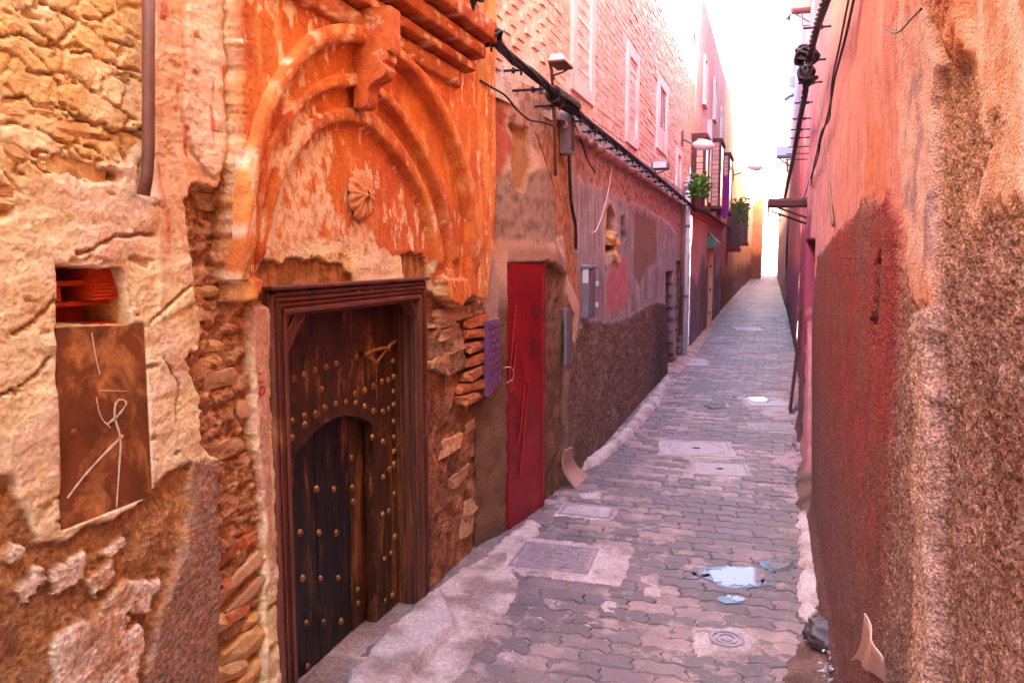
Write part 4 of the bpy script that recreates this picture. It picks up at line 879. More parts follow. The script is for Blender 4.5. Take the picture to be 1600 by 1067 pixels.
# windows of the brick storey: (left px, right px, bottom py, top py)
WIN = [(897, 931, 168, -160, 0), (981, 999, 236, 58, 0), (1028, 1044, 246, 108, 1), (1058, 1066, 306, 225, 1)]
wrect = []
for a, b, zb_, zt_, pane in WIN:
    ya = P(a, zb_, XB + .03)[0]; yb_ = P(b, zb_, XB + .03)[0]; za = P(b, zb_, XB + .03)[1]; zt2 = min(6.4, P(a, zt_, XB + .03)[1]); wrect.append((ya, yb_, za, zt2))
    yi = .18 * (yb_ - ya)
    m = MB(); o_ = .022
    m.box(XB - .05, XB + o_, ya, ya + yi, za, zt2, .002); m.box(XB - .05, XB + o_, yb_ - yi, yb_, za, zt2, .002); m.box(XB - .05, XB + o_, ya + yi, yb_ - yi, za, za + .10, .002); m.box(XB - .05, XB + o_, ya + yi, yb_ - yi, zt2 - .12, zt2, .002)
    fr_ = m.build('window_frame', 'white', bb, bevel=.004)
    m = MB(); zlo = za + (zt2 - za) * (.22 if pane else .0) + .102
    if pane: m.box(XB - .05, XB + .012, ya + yi + .001, yb_ - yi - .001, za + .102, zlo - .002); m.build('lower_infill', 'white', fr_)
    m = MB(); m.box(XB - .05, XB - .022, ya + yi + .001, yb_ - yi - .001, zlo, zt2 - .121); m.build('pane', 'glass' if pane else 'white', fr_)
    if not pane:
        m = MB(); n = int((zt2 - za) / .09)
        for k in range(n): m.box(XB - .021, XB + .004, ya + yi + .002, yb_ - yi - .002, za + .11 + k * .09, za + .145 + k * .09, .004)
        m.build('louvre', 'white', fr_)
    elif a < 1050:
        m = MB(); zc = zlo
        for k in range(4): yy = ya + yi + (yb_ - ya - 2 * yi) * (k + .5) / 4; m.tube([(XB + .005, yy, zlo), (XB + .005, yy, zt2 - .12)], .008, 6)
        m.build('grille_bar', 'steel', fr_)
# bricks of the upper storey
rs = random.Random(11); BR = []
zc = 2.64; row = 0
while zc < 6.6:
    y = 4.05 + (row % 2) * .105 + rs.uniform(-.02, .02)
    while y < 14.5:
        L = rs.uniform(.18, .225); h = .046 + rs.uniform(-.004, .004)
        ok_ = not any(a - .02 < y + L and y < b + .02 and c - .02 < zc + h and zc < d + .02 for a, b, c, d in wrect)
        lim = np.interp(y, [4, 15], [2.62, 2.62]) + (.22 if y < 5.6 else .0) * (1 + .6 * math.sin(y * 7))
        if ok_ and zc > lim and rs.random() > .03 and inview((XB, y + L / 2, zc), 60):
            BR.append((y + L / 2, zc + h / 2 + .004 * math.sin(y * 1.7), L - .012, h, rs.uniform(-.004, .006)))
        y += L
    zc += .058; row += 1
BR.sort(key=lambda q: q[0] ** 2 + q[1] ** 2)
bxm = [rock_mesh(60 + k, 'brick', box=.97, rough=.045) for k in range(4)]
xb_ = lambda y: np.interp(y, [4.1, 4.6, 5.1, 15], [-1.55, -1.50, XB, XB])
for k, (y, z, L, h, dx) in enumerate(BR[:300]):
    o = bpy.data.objects.new('brick', bxm[k % 4]); r = rootof(bb); o.location = (xb_(y) - .0135 + dx * .6 - r[0], y - r[1], z - r[2]); o.scale = (.035, L, h); o.rotation_euler = (rs.uniform(-.015, .015), 0, rs.uniform(-.02, .02)); link(o, bb)
V = np.array([(a, b, c) for a in (-.5, .5) for b in (-.5, .5) for c in (-.5, .5)]); Fb = [(4, 6, 7, 5), (0, 4, 5, 1), (2, 3, 7, 6), (0, 2, 6, 4), (1, 5, 7, 3)]
vv = []; ff = []
rg_ = np.random.RandomState(4)
for k, (y, z, L, h, dx) in enumerate(BR[300:]):
    q = V * np.array([.03, L, h]) + rg_.uniform(-.003, .003, (8, 3)) + np.array([xb_(y) - .005 + dx, y, z]) - rootof(bb); vv += q.tolist(); ff += [tuple(i + 8 * k for i in f) for f in Fb]
me = bpy.data.meshes.new('brickwork'); me.from_pydata(vv, [], ff); me.materials.append(M['brick']); tag(link(bpy.data.objects.new('brickwork', me), bb), kind='stuff')
def ledge_fn(u, v):
    prof = [(-.03, .0), (.045, .006), (.05, .03), (.045, .05), (-.03, .062)]; x = np.interp(v, range(5), [p[0] for p in prof]); z = np.interp(v, range(5), [p[1] for p in prof]); f = fbm(u, z, 6, 4, 84)
    col = mixc(np.tile(lin(196, 150, 140), (len(u), 1)), lin(160, 106, 96), sst(-.1, .3, f)); kz = np.interp(u, [5.3, 14.8], [WX(865, 184, -1.37)[2], WX(1075, 326, -1.37)[2]])
    return np.stack([XL + x - .012 * (f < -.25) + .006 * f, u, kz - .03 + z + .008 * f], 1), col, np.full(len(u), .4)
sheet('ledge', lines((5.3, 14.6, .04)), np.linspace(0, 4, 13), ledge_fn, 'wall', bb)
# the red door
rd = thing('red_door', 'narrow dark red metal door with welded diagonal bars, set in a rough cement opening', 'door', (DA[0], DA[1], -.03))
m = MB(); T2 = lambda y, dx: dplane(y) + dx
m.add([(T2(y, dx), y, z) for dx in (0, .03) for y in (DA[1], DB[1] - .03) for z in (-.03, DTOP)], [(0, 1, 3, 2), (4, 6, 7, 5), (0, 4, 5, 1), (2, 3, 7, 6), (0, 2, 6, 4), (1, 5, 7, 3)]); m.build('panel', 'reddoor', rd, bevel=.004)
m = MB(); m.add([(T2(y, dx), y, z) for dx in (-.01, .036) for y in (DB[1] - .026, DB[1] + .004) for z in (-.03, DTOP)], [(0, 1, 3, 2), (4, 6, 7, 5), (0, 4, 5, 1), (2, 3, 7, 6), (0, 2, 6, 4), (1, 5, 7, 3)]); m.build('frame', 'reddoor', rd)
def ondoor(px, py, dx=.036):
    d = ray(px, py); nx = np.array([1, -(DB[0] - DA[0]) / (DB[1] - DA[1]), 0]); p0 = np.array([DA[0] + dx, DA[1], 0]); t = ((p0 - _c) @ nx) / (d @ nx); return _c + d * t
for a, b in (((806, 482), (793, 622)), ((807, 538), (799, 612)), ((826, 600), (813, 742)), ((821, 600), (811, 690)), ((816, 560), (821, 596))):
    m = MB(); p, q = ondoor(*a), ondoor(*b); m.tube([p, q], .0045 if a[1] != 560 else .004, 6); m.build('bar', 'redbar', rd)
for a in ((806, 482), (793, 626), (826, 598), (813, 744)):
    m = MB(); p = ondoor(*a, .034); m.dome(p, .014, (1, 0, 0), 10, 3, .5); m.build('bar_boss', 'redbar', rd, smooth=True)
m = MB(); m.tube(catmull([ondoor(788, 574), ondoor(798, 574), ondoor(803, 582), ondoor(801, 592), ondoor(792, 598)], 5), .0025, 5); m.build('chalk_mark', 'chalk', rd)
# purple slotted plate
pp = [WX(756, 502, -1.545), WX(772, 498, -1.525), WX(775, 598, -1.525), WX(757, 619, -1.545)]
pl_ = thing('purple_plate', 'small purple perforated plate fixed beside the thin orange bricks', 'plate', tuple(pp[3]))
m = MB(); n_ = np.array([.03, -.006, 0]); m.add([p for p in pp] + [p + n_ for p in pp], [(0, 1, 2, 3), (4, 7, 6, 5), (0, 4, 5, 1), (1, 5, 6, 2), (2, 6, 7, 3), (3, 7, 4, 0)]); m.build('panel', 'purple', pl_)
m = MB()
for i in range(9):
    for j in range(4):
        a, b = (i + .35) / 9.6, (j + .3) / 4; q = []
        for da, db in ((0, 0), (0, .14), (.055, .14), (.055, 0)):
            s, t = a + da, b + db; q.append((pp[0] * (1 - t) + pp[1] * t) * (1 - s) + (pp[3] * (1 - t) + pp[2] * t) * s + n_ * 1.02)
        m.add(q + [k + n_ * .25 for k in q], [(4, 5, 6, 7), (0, 1, 5, 4), (1, 2, 6, 5), (2, 3, 7, 6), (3, 0, 4, 7)])
m.build('raised_slot', 'purple', pl_)
# ================================================================== THE OTHER SIDE: stucco wall, pink wall, far pink building
XR = .32
GR = lambda L, x=XR: poly(L, x)
REG3 = dict(
    smooth=GR([(1488, -200), (1700, -200), (1700, 285), (1600, 292), (1545, 300), (1500, 335), (1478, 335), (1500, 290), (1530, 230), (1535, 190), (1498, 190), (1492, 110), (1476, 60)], .278),
    pil=GR([(1384, -200), (1440, -200), (1432, 40), (1445, 90), (1434, 170), (1430, 330), (1434, 440), (1432, 485), (1405, 455), (1398, 400), (1390, 300), (1386, 150)], .265),
    lump=GR([(1428, -200), (1470, -200), (1476, 20), (1474, 70), (1462, 95), (1440, 60)], .26),
    ridge=GR([(1428, 470), (1446, 480), (1450, 700), (1452, 1100), (1424, 1100), (1426, 800)], .28),
    rough2=GR([(1262, 1300), (1262, 560), (1276, 400), (1292, 385), (1318, 352), (1345, 322), (1380, 306), (1394, 330), (1406, 460), (1440, 500), (1440, 1300)], .30),
    notch=GR([(1262, 378), (1272.5, 376), (1272.5, 800), (1262, 800)]),
    crack=GR([(1380, 410), (1386, 405), (1384, 470), (1376, 540), (1370, 545), (1374, 480)]),
    tan=GR([(1356, 200), (1384, 190), (1390, 320), (1372, 330), (1350, 310)]))
def rightwall(u, v):
    y, z = u, v; N = len(u); wy = y + .045 * y / 2 * fbm(y, z, 7, 4, 101); wz = z + .05 * fbm(y, z, 7, 4, 102)
    S = {k: sdp(p, wy, wz) for k, p in REG3.items()}
    f3 = fbm(y, z, 2.5, 5, 103); f14 = fbm(y, z, 14, 4, 104); f45 = fbm(y, z, 45, 3, 105); st = fbm(y * 3, z * .4, 4, 5, 106)
    a = worley(y / .0125, z / .0125, 107); b2 = worley(y / .008 + 3, z / .008, 108); rough = .0045 * (sst(.75, .1, a[0]) - .5) + .0025 * (sst(.7, .1, b2[0]) - .5) + .003 * f14 + .002 * f45
    near = 1 - sst(2.05, 2.25, wy + .5 * (wz - 1.3) * 0)
    # pink wall
    pk = mixc(np.tile(lin(212, 138, 132), (N, 1)), lin(206, 146, 160), sst(3.2, 7, wy + f3)); pk = mixc(pk, lin(222, 162, 158), sst(.1, .55, st) * .7); pk = mixc(pk, lin(190, 116, 146), sst(6, 9, wy) * .5); pk = mixc(pk, lin(192, 106, 108), sst(.15, .5, -st) * .5)
    col = pk; D = .012 * f3 + .003 * f14 + .0012 * f45; rg = np.full(N, .18)
    s = sst(-.02, .02, S['tan']); col = mixc(col, lin(204, 118, 84), .8 * s)
    s = sst(-.03, .03, S['rough2'] + .04 * f14)
    cr = mixc(np.tile(lin(160, 66, 72), (N, 1)), lin(140, 88, 86), sst(-.2, .35, f3 + .3 * f14)); cr = mixc(cr, lin(176, 76, 76), sst(.0, .5, fbm(y, z, 30, 3, 110)) * .7); cr = mixc(cr, lin(142, 106, 110), sst(1.25, .5, wz + .3 * f3) * .8); cr = mixc(cr, lin(112, 76, 84), sst(4, 6, wy) * .5)
    D = D * (1 - s) + s * (.018 + rough); col = mixc(col, cr, s); rg = rg * (1 - s) + s
    s = sst(-.012, .004, S['crack']); D = D - .05 * s; col = mixc(col, lin(120, 66, 50), s)
    # near rough stucco
    cn = mixc(np.tile(lin(158, 118, 116), (N, 1)), lin(186, 152, 154), sst(-.1, .6, .6 * f14 + .6 * f45)); cn = mixc(cn, lin(138, 94, 88), sst(.05, .5, f3 - .2 * f14)); cn = mixc(cn, lin(204, 160, 150), sst(.15, .5, f45 - .2 * f3) * .6)  # paler tones paint highlights onto the raised grains
    cn = mixc(cn, lin(208, 156, 134), .75 * sst(1.62, 1.85, z + .1 * f14)); Dn = .008 + rough * 1.15 + .008 * f3
    m = sst(-.03, .03, S['smooth'] + .03 * f14 + .02 * st); cs = mixc(np.tile(lin(222, 168, 146), (N, 1)), lin(232, 196, 184), sst(.0, .5, fbm(y * 1.4 - z * .5, z * .4 + y, 5, 4, 112))); cs = mixc(cs, lin(206, 140, 110), sst(.1, .5, f14 + .5 * f3))
    Dn = Dn * (1 - m) + m * (.014 + .0025 * f14 + .001 * f45); cn = mixc(cn, cs, m); rn = 1 - .8 * m
    D = D * (1 - near) + Dn * near; col = mixc(col, cn, near); rg = rg * (1 - near) + rn * near
    s = sst(-.02, .02, S['ridge'] + .02 * f14); D = D + .034 * s; col = mixc(col, lin(218, 178, 172), .75 * s)  # ridge painted lighter, a highlight put into its colour
    s = sst(-.02, .02, S['pil']); D = D * (1 - s) + s * (.032 + .004 * f14 + .004 * f3 + .002 * f45); cp = mixc(np.tile(lin(218, 170, 164), (N, 1)), lin(170, 134, 144), sst(.05, .4, fbm(y * 1.5, z, 9, 4, 114))); cp = mixc(cp, lin(214, 104, 84), sst(1.95, 2.5, wz + .3 * f3)); cp = mixc(cp, lin(196, 116, 72), sst(1.75, 1.6, wz) * .6); col = mixc(col, cp, s); rg = rg * (1 - s) + .3 * s
    s = sst(-.02, .02, S['lump']); D = D * (1 - s) + s * (.034 + .014 * f14); col = mixc(col, lin(206, 128, 96), s)
    # doorway notch and the purple painted pier beyond it
    pr = sst(7.22, 7.36, wy); col = mixc(col, mixc(np.tile(lin(150, 66, 98), (N, 1)), lin(112, 74, 88), sst(.9, .3, wz + .2 * f14)), pr * sst(2.25, 1.95, wz + .2 * f14)); 
    s = sst(-.02, .02, sdp(REG3['notch'], y, z)); D = D - .14 * s; col = mixc(col, lin(128, 52, 84), s)
    fl = sst(.16, 0., z); D = D + .03 * fl; col = mixc(col, lin(122, 92, 88), .7 * fl)
    up = sst(2.75, 3.2, z + .2 * f3) * (1 - sst(3.5, 7, y)); col = mixc(col, lin(232, 206, 172), up)  # pale cream added above the view, so less red light bounces back
    lean = .03 * sst(1.9, 2.6, z) * (1 - sst(3, 4, y))
    x = right_x(y) - D - lean
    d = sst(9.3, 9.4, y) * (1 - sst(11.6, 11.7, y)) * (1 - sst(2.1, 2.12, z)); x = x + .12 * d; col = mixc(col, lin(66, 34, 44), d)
    return np.stack([x, y, z], 1), col, rg
sw = thing('stucco_wall', 'rough brown stucco wall with smooth salmon plaster above it, close beside the pale leaning card', 'wall', (XR, 1.5, 0))
Zr = lines((-.05, .3, .02), (.3, 2.75, .0065), (2.75, 3.2, .03), (3.2, 6.6, .4))
sheet('stucco_coat', lines((-9, .9, .9), (.9, 2.30, .0052)), lines((-.05, .3, .02), (.3, 2.75, .0052), (2.75, 3.2, .03), (3.2, 6.6, .4)), rightwall, 'stucco', sw)
pw = thing('pink_wall', 'tall pink and red painted wall with a rough maroon base and a purple pier', 'wall', (XR, 5, 0))
sheet('painted_coat', lines((2.30, 4.5, .0075), (4.5, 7.3, .02), (7.3, 8.5, .025), (8.5, 14, .08)), lines((-.05, 3.2, .0085), (3.2, 6.6, .05)), rightwall, 'stucco', pw)
m = MB(); m.box(.7, 4, 2.3, 13.9, -.1, 6.55); m.build('body', 'pinkpaint', pw)
m = MB(); m.box(.7, 4, -9, 2.29, -.1, 6.55); m.build('body', 'pinkpaint', sw)
def boxsheet(name, x, y0, y1, z1, fn, par, su=.2, sv=.15, face='x', flip=False, mat='wall', z0=-.1, extra=()):
    U = lines((y0, y1, su)); V = lines((z0, min(z1, 4.5), sv), (min(z1, 4.5), z1, .4)) if z1 > 4.5 else lines((z0, z1, sv))
    def f(u, v):
        col, rg, D = fn(u, v); X = x(u) if callable(x) else np.full(len(u), float(x))
        if face == 'x': return np.stack([X + D, u, v], 1), col, rg
        return np.stack([u, X + D, v], 1), col, rg
    return sheet(name, U, V, f, mat, par, flip=flip)
def farpink(u, v):
    f = fbm(u, v, 1.5, 5, 120); g = fbm(u, v, 6, 4, 121); N = len(u); st = fbm(u * 2, v * .3, 2.5, 4, 122)
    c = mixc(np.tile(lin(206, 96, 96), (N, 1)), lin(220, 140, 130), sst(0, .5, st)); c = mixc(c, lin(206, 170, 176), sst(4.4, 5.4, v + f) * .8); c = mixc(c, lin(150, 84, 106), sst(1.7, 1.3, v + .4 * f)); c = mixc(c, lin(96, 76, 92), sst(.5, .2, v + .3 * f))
    return c, np.full(N, .3), -.02 * f - .005 * g
fr_p = thing('far_pink_building', 'tall faded pink building beyond the canopy, with a white downpipe on its corner', 'building', (.5, 20, 0))
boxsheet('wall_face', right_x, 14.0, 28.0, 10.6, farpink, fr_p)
m = MB(); m.box(.545, 3.5, 13.9, 28.0, 10.61, 10.7); m.box(.6, 3.5, 27.6, 28.01, -.1, 10.6); m.build('far_gable', M['shutter'], fr_p)
def farcream(u, v):
    f = fbm(u, v, .8, 5, 124); N = len(u); c = mixc(np.tile(lin(216, 190, 184), (N, 1)), lin(190, 150, 150), sst(-.1, .4, f)); c = mixc(c, lin(112, 90, 108), sst(3.4, 2.9, v + .5 * f) * .9)
    return c, np.full(N, .2), -.05 * f
fc = thing('cream_building', 'pale cream building with a grey base, far along the alley past the pink building', 'building', (.5, 45, 0))
boxsheet('wall_face', .50, 28.02, 70.0, 7.4, farcream, fc, .5, .3)
m = MB(); m.box(.58, 4, 28.03, 70, -.1, 7.45); m.build('body', 'tile', fc)
# ------------------------------------------------------------------ far buildings on the door side
def farleft(u, v):
    N = len(u); f = fbm(u, v, 1.2, 5, 130); g = fbm(u, v, 5, 4, 131); st = fbm(u * 2.5, v * .35, 2, 4, 132)
    c = mixc(np.tile(lin(214, 162, 148), (N, 1)), lin(222, 186, 176), sst(-.2, .4, f)); lo = sst(2.62, 2.54, v)
    pkc = mixc(np.tile(lin(204, 152, 150), (N, 1)), lin(190, 132, 132), sst(0, .5, g)); pkc = mixc(pkc, lin(218, 148, 136), sst(.15, .5, st) * .6)
    dd = sst(.06, -.06, v - 1.45 - .45 * f - .25 * np.sin(u * 1.9)); pkc = mixc(pkc, mixc(np.tile(lin(130, 106, 116), (N, 1)), lin(164, 138, 146), sst(.0, .5, st)), dd); pkc = mixc(pkc, lin(96, 52, 52), sst(.1, .5, -st) * dd * .7)
    return mixc(c, pkc, lo), .3 + .4 * dd * lo, .02 * f + .006 * g + .02 * lo
pb = thing('pink_building', 'pink building with projecting brown bay windows and a grey stained base, beyond the brick building', 'building', (XL, 19, 0))
boxsheet('wall_face', XL, 14.6, 24.0, 6.65, farleft, pb, .07, .05, flip=True)
for yy, zw in ((16.4, 4.75), (19.2, 4.9), (21.9, 4.7)):
    m = MB(); m.box(XL + .0, XL + .05, yy, yy + .07, zw, zw + .9); m.box(XL, XL + .05, yy + .48, yy + .55, zw, zw + .9); m.box(XL, XL + .07, yy - .03, yy + .58, zw - .07, zw - .001); m.box(XL, XL + .05, yy + .071, yy + .479, zw + .83, zw + .9); wf = m.build('window_frame', 'white', pb, bevel=.004)
    m = MB(); m.box(XL - .02, XL + .026, yy + .071, yy + .479, zw, zw + .829); m.build('pane', 'glass', wf)
m = MB(); m.box(-4, XL - .05, 14.6, 24, 6.66, 6.72); m.build('parapet', 'tile', pb)
m = MB(); m.box(XL - .02, XL + .08, 14.62, 23.9, 2.50, 2.60); m.box(XL - .02, XL + .05, 14.62, 23.9, 2.43, 2.499); m.build('ledge', 'pinkpaint', pb, bevel=.008)
def bay(par, y, ya, x1, z0, z1, fill):
    m = MB(); t = .05; x0 = XL - .02
    m.box(x1 - t, x1, y, y + t, z0, z1); m.box(x0, x0 + .10, y, y + t, z0, z1); m.box(x0, x1 + .02, y - .01, ya + .01, z1 + .001, z1 + .07); m.box(x0, x1 + .02, y - .01, ya + .01, z0 - .07, z0 - .001); m.box(x1 - t, x1, ya - t, ya, z0, z1)
    b = m.build('bay_window', 'bay', par)
    m = MB(); n = int((z1 - z0) / .10)
    for k in range(n): m.box(x0 + .101, x1 - t - .001, y + .012, y + .04, z0 + (z1 - z0) * k / n, z0 + (z1 - z0) * (k + .88) / n, .002)
    m.build('tile', fill, b)
    m = MB(); m.box(x0, x1 - .012, y + .06, ya - .06, z0, z1); m.build('pane', 'glass', b)
bz = lambda px, py, x: WX(px, py, x)
for (pa, x1, zb_, zt_, dep) in ((1080, -1.16, 322, 212, .9), (1106, -1.13, 322, 218, 1.2), (1121, -1.10, 330, 240, 1.5)):
    yb0 = P(pa, 300, XL)[0]; bay(pb, yb0, yb0 + dep, x1, P(pa, zb_, XL)[1], P(pa, zt_, XL)[1], 'tile')
m = MB(); a = WX(1104, 300, XL); m.box(XL, XL + .10, a[1] - .3, a[1] - .05, WX(1104, 318, XL)[2], WX(1104, 185, XL)[2]); m.build('pilaster', 'white', pb)
def farorange(u, v):
    N = len(u); f = fbm(u, v, .9, 5, 140); st = fbm(u * 2.5, v * .35, 1.2, 4, 142)
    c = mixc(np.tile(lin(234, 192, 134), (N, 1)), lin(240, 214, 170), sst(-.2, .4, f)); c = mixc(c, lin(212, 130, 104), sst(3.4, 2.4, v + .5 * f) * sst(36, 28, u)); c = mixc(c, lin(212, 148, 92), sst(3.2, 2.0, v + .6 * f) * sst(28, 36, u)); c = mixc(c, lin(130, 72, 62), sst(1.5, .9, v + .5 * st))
    return c, np.full(N, .3), .03 * f
ob = thing('ochre_building', 'yellow ochre building in sunlight with shuttered bays, far down the alley', 'building', (XL, 40, 0))
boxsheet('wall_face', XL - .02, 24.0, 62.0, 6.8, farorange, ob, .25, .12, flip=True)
m = MB(); m.box(-4, XL - .08, 24, 62, 6.81, 6.9); m.build('parapet', 'tile', ob)
def endo(u, v):
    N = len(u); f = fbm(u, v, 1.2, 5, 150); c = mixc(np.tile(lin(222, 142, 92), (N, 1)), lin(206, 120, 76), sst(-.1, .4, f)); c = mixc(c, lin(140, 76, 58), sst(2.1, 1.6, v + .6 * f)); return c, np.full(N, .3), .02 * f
eb = thing('orange_house', 'tall narrow orange house wall jutting into the far end of the alley', 'building', (-1.1, 62, 0))
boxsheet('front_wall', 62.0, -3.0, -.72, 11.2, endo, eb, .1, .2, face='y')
m = MB(); m.box(-3, -.72, 62.05, 70, -.1, 11.21); m.build('body', 'tile', eb)
def endc(u, v):
    N = len(u); f = fbm(u, v, .5, 4, 160); c = mixc(np.tile(lin(234, 214, 190), (N, 1)), lin(222, 190, 166), sst(0, .4, f)); return c, np.full(N, .1), .02 * f
ew = thing('pale_building', 'sunlit pale building closing the far end of the alley', 'building', (0, 95, 0))
boxsheet('front_wall', 95.0, -9, 9, 12.0, endc, ew, .8, .5, face='y')
m = MB(); m.box(-9, 9, 95.05, 100, -.1, 12.02); m.build('body', 'tile', ew)
# walls of the alley behind the viewpoint, closing it as at the other end
def back(u, v): N = len(u); f = fbm(u, v, 1, 4, 170); return mixc(np.tile(lin(214, 130, 100), (N, 1)), lin(200, 120, 100), sst(-.2, .3, f)), np.full(N, .3), .02 * f
# ================================================================== CABLES, LAMPS, BOXES AND OTHER SMALL THINGS
def strands(par, path, r, n=3, turns=9., rad=.010, name='strand'):
    path = resample(np.array(path), 160); d = np.gradient(path, axis=0); d /= np.linalg.norm(d, axis=1)[:, None]
    e1 = np.cross(d, [1., 0, 0]); e1 /= np.linalg.norm(e1, axis=1)[:, None]; e2 = np.cross(d, e1); s = np.linspace(0, 2 * math.pi * turns, 160)
    for k in range(n):
        ph = s + 2 * math.pi * k / n; q = path + rad * (np.cos(ph)[:, None] * e1 + np.sin(ph)[:, None] * e2); m = MB(); m.tube(q, r, 6); m.build(name, 'black', par, smooth=True)
    return path
XC = -1.30
lc = [WX(a, b, -1.42 if a < 830 else (-1.34 if a < 845 else -1.30)) for a, b in ((690, -80), (730, 2), (752, 28), (772, 62), (800, 92), (838, 120), (866, 146), (890, 164), (912, 186), (950, 216), (1000, 256), (1040, 288), (1070, 313), (1086, 325), (1110, 337), (1142, 358))]
cb = thing('cable_bundle', 'thick twisted bundle of black cables strung on short iron brackets along the brick building', 'cable', tuple(lc[3]))
pa = strands(cb, catmull(lc, 10), .013, 4, 26, .016)
for (px, py) in [(757, 47), (765, 72), (812, 110), (842, 140), (872, 165), (905, 190), (928, 206), (945, 219), (962, 232), (975, 242), (987, 252), (998, 260), (1009, 268), (1019, 276), (1029, 284), (1038, 291), (1047, 298), (1055, 304), (1063, 311), (1074, 320)]:
    xq = -1.42 if px < 830 else (-1.34 if px < 845 else XC); c = WX(px, py, xq); xw = np.interp(c[1], [3.5, 4.2, 4.6, 5.1], [-1.60, -1.58, -1.52, -1.42])
    m = MB(); m.tube([(xw, c[1] - .01, c[2]), (xq + .03, c[1], c[2])], .008, 6); m.tube([(xq - .045, c[1], c[2]), (xq - .03, c[1], c[2])], .018, 6); m.tube([(xq + .01, c[1], c[2] - .03), (xq + .01, c[1], c[2] + .045)], .007, 6); m.build('bracket', 'black', cb)
def coil(par, ctr, r, n, wr, seed, mat='black'):
    rs = random.Random(seed)
    for k in range(n):
        ax = Vector((rs.uniform(-1, 1), rs.uniform(-.4, .4), rs.uniform(-1, 1))).normalized(); q = ax.to_track_quat('Z', 'Y'); rr = r * rs.uniform(.7, 1.1); pth = []
        for i in range(21):
            a = 2 * math.pi * i / 20; pth.append(np.array(ctr) + np.array(q @ Vector((rr * math.cos(a), rr * math.sin(a), .3 * rr * math.sin(2 * a + k)))))
        m = MB(); m.tube(pth, wr, 6, False); m.build('cable_loop', mat, par, smooth=True)
coil(cb, WX(769, 56, -1.40), .05, 6, .009, 1); coil(cb, WX(733, 4, -1.40), .06, 6, .010, 2)
p0, p1 = WX(866, 148, XC), WX(896, 168, XC)
m = MB(); n = 11
for k in range(n):
    c = p0 + (p1 - p0) * k / (n - 1); d = (p1 - p0) / np.linalg.norm(p1 - p0); e1 = np.cross(d, [1., 0, 0]); e2 = np.cross(d, e1); m.tube([c + .043 * (math.cos(t) * e1 + math.sin(t) * e2) for t in np.linspace(0, 6.283, 15)], .013, 6, False)
m.build('cable_splice', 'black', cb, smooth=True)
coil(cb, WX(1083, 323, XC + .02), .08, 4, .014, 3)
def wire(name, label, pxs, x, r=.005, mat='black', cat='wire'):
    q = catmull([WX(a, b, x if not hasattr(x, '__len__') else x[i]) for i, (a, b) in enumerate(pxs)], 6); t = thing(name, label, cat, tuple(q[0])); m = MB(); m.tube(q, r, 6); m.build('cable' if r > .003 else 'thread', mat, t, smooth=True); return t
wire('wire', 'loose dark wire sagging from the orange doorway front to the thin brown conduit', [(750, 126), (770, 138), (790, 150), (808, 172), (828, 188), (846, 191), (866, 197)], [-1.50, -1.48, -1.45, -1.42, -1.40, -1.39, -1.37], .006)
wire('wire', 'dark wire dropping from the cable splice to the plaster below', [(888, 172), (896, 190), (908, 220), (918, 250), (930, 270)], -1.36, .007)
wire('wire', 'thin white wire hanging down beside the broken wall niche', [(957, 258), (952, 290), (946, 318), (938, 345), (930, 362), (920, 363)], -1.37, .004, 'white')
wire('wire', 'thin black line dangling down the salmon plaster above the red door', [(836, 206), (845, 230), (856, 262), (868, 300)], -1.395, .0025)
t = thing('conduit', 'thin brown conduit running up the salmon wall past the cable splice', 'pipe', tuple(WX(868, 270, -1.37))); m = MB(); m.tube([WX(868, 275, -1.375), WX(866, 190, -1.375), WX(862, 110, -1.375), WX(859, 96, -1.36)], .011, 8); m.build('pipe', 'brownpipe', t, smooth=True)
t = thing('dark_conduit', 'dark cable running down the grey plaster below the splice box', 'cable', tuple(WX(900, 380, -1.37))); m = MB(); m.tube(catmull([WX(889, 235, -1.375), WX(890, 270, -1.375), WX(893, 320, -1.375), WX(899, 352, -1.375), (WX(900, 390, -1.385))], 4), [.013] * 16 + [.009], 8); m.build('cable', 'black', t, smooth=True)
# old wall lamp above the cable
a = WX(860, 100, -1.40); t = thing('wall_lamp', 'old flat wall lamp with a ribbed pale shade, mounted above the cable splice', 'lamp', tuple(a))
m = MB(); m.tube([a, a + (.05, 0, .03), WX(876, 98, -1.27)], .009, 6); m.tube(catmull([WX(893, 104, -1.25), WX(880, 113, -1.27), WX(866, 118, -1.34), WX(866, 124, -1.38)], 5), .007, 6); m.build('arm', 'brownpipe', t, smooth=True)
c = WX(876, 101, -1.27); m = MB(); m.box(c[0] - .055, c[0] + .055, c[1] - .11, c[1] + .11, c[2] - .012, c[2] + .004); m.build('base', 'brownpipe', t, bevel=.006)
m = MB()
for k in range(4): m.box(c[0] - .05 + .002 * k, c[0] + .05 - .006 * k, c[1] - .10 + .008 * k, c[1] + .10 - .008 * k, c[2] + .0045 + .011 * k, c[2] + .0145 + .011 * k)
m.build('shade', 'lampglass', t, bevel=.003)
# splice box
a = WX(888, 210, -1.36); t = thing('splice_box', 'dark grey cable splice box with a pale side, just under the wrapped cable', 'electrical box', tuple(a)); h = .14
m = MB(); m.box(XL - .01, -1.33, a[1] - .05, a[1] + .05, a[2] - h, a[2] + h); m.build('body', 'steel', t, bevel=.008); m = MB(); m.box(-1.329, -1.322, a[1] - .035, a[1] + .035, a[2] - h * .8, a[2] + h * .8); m.build('cover', 'black', t, bevel=.003)
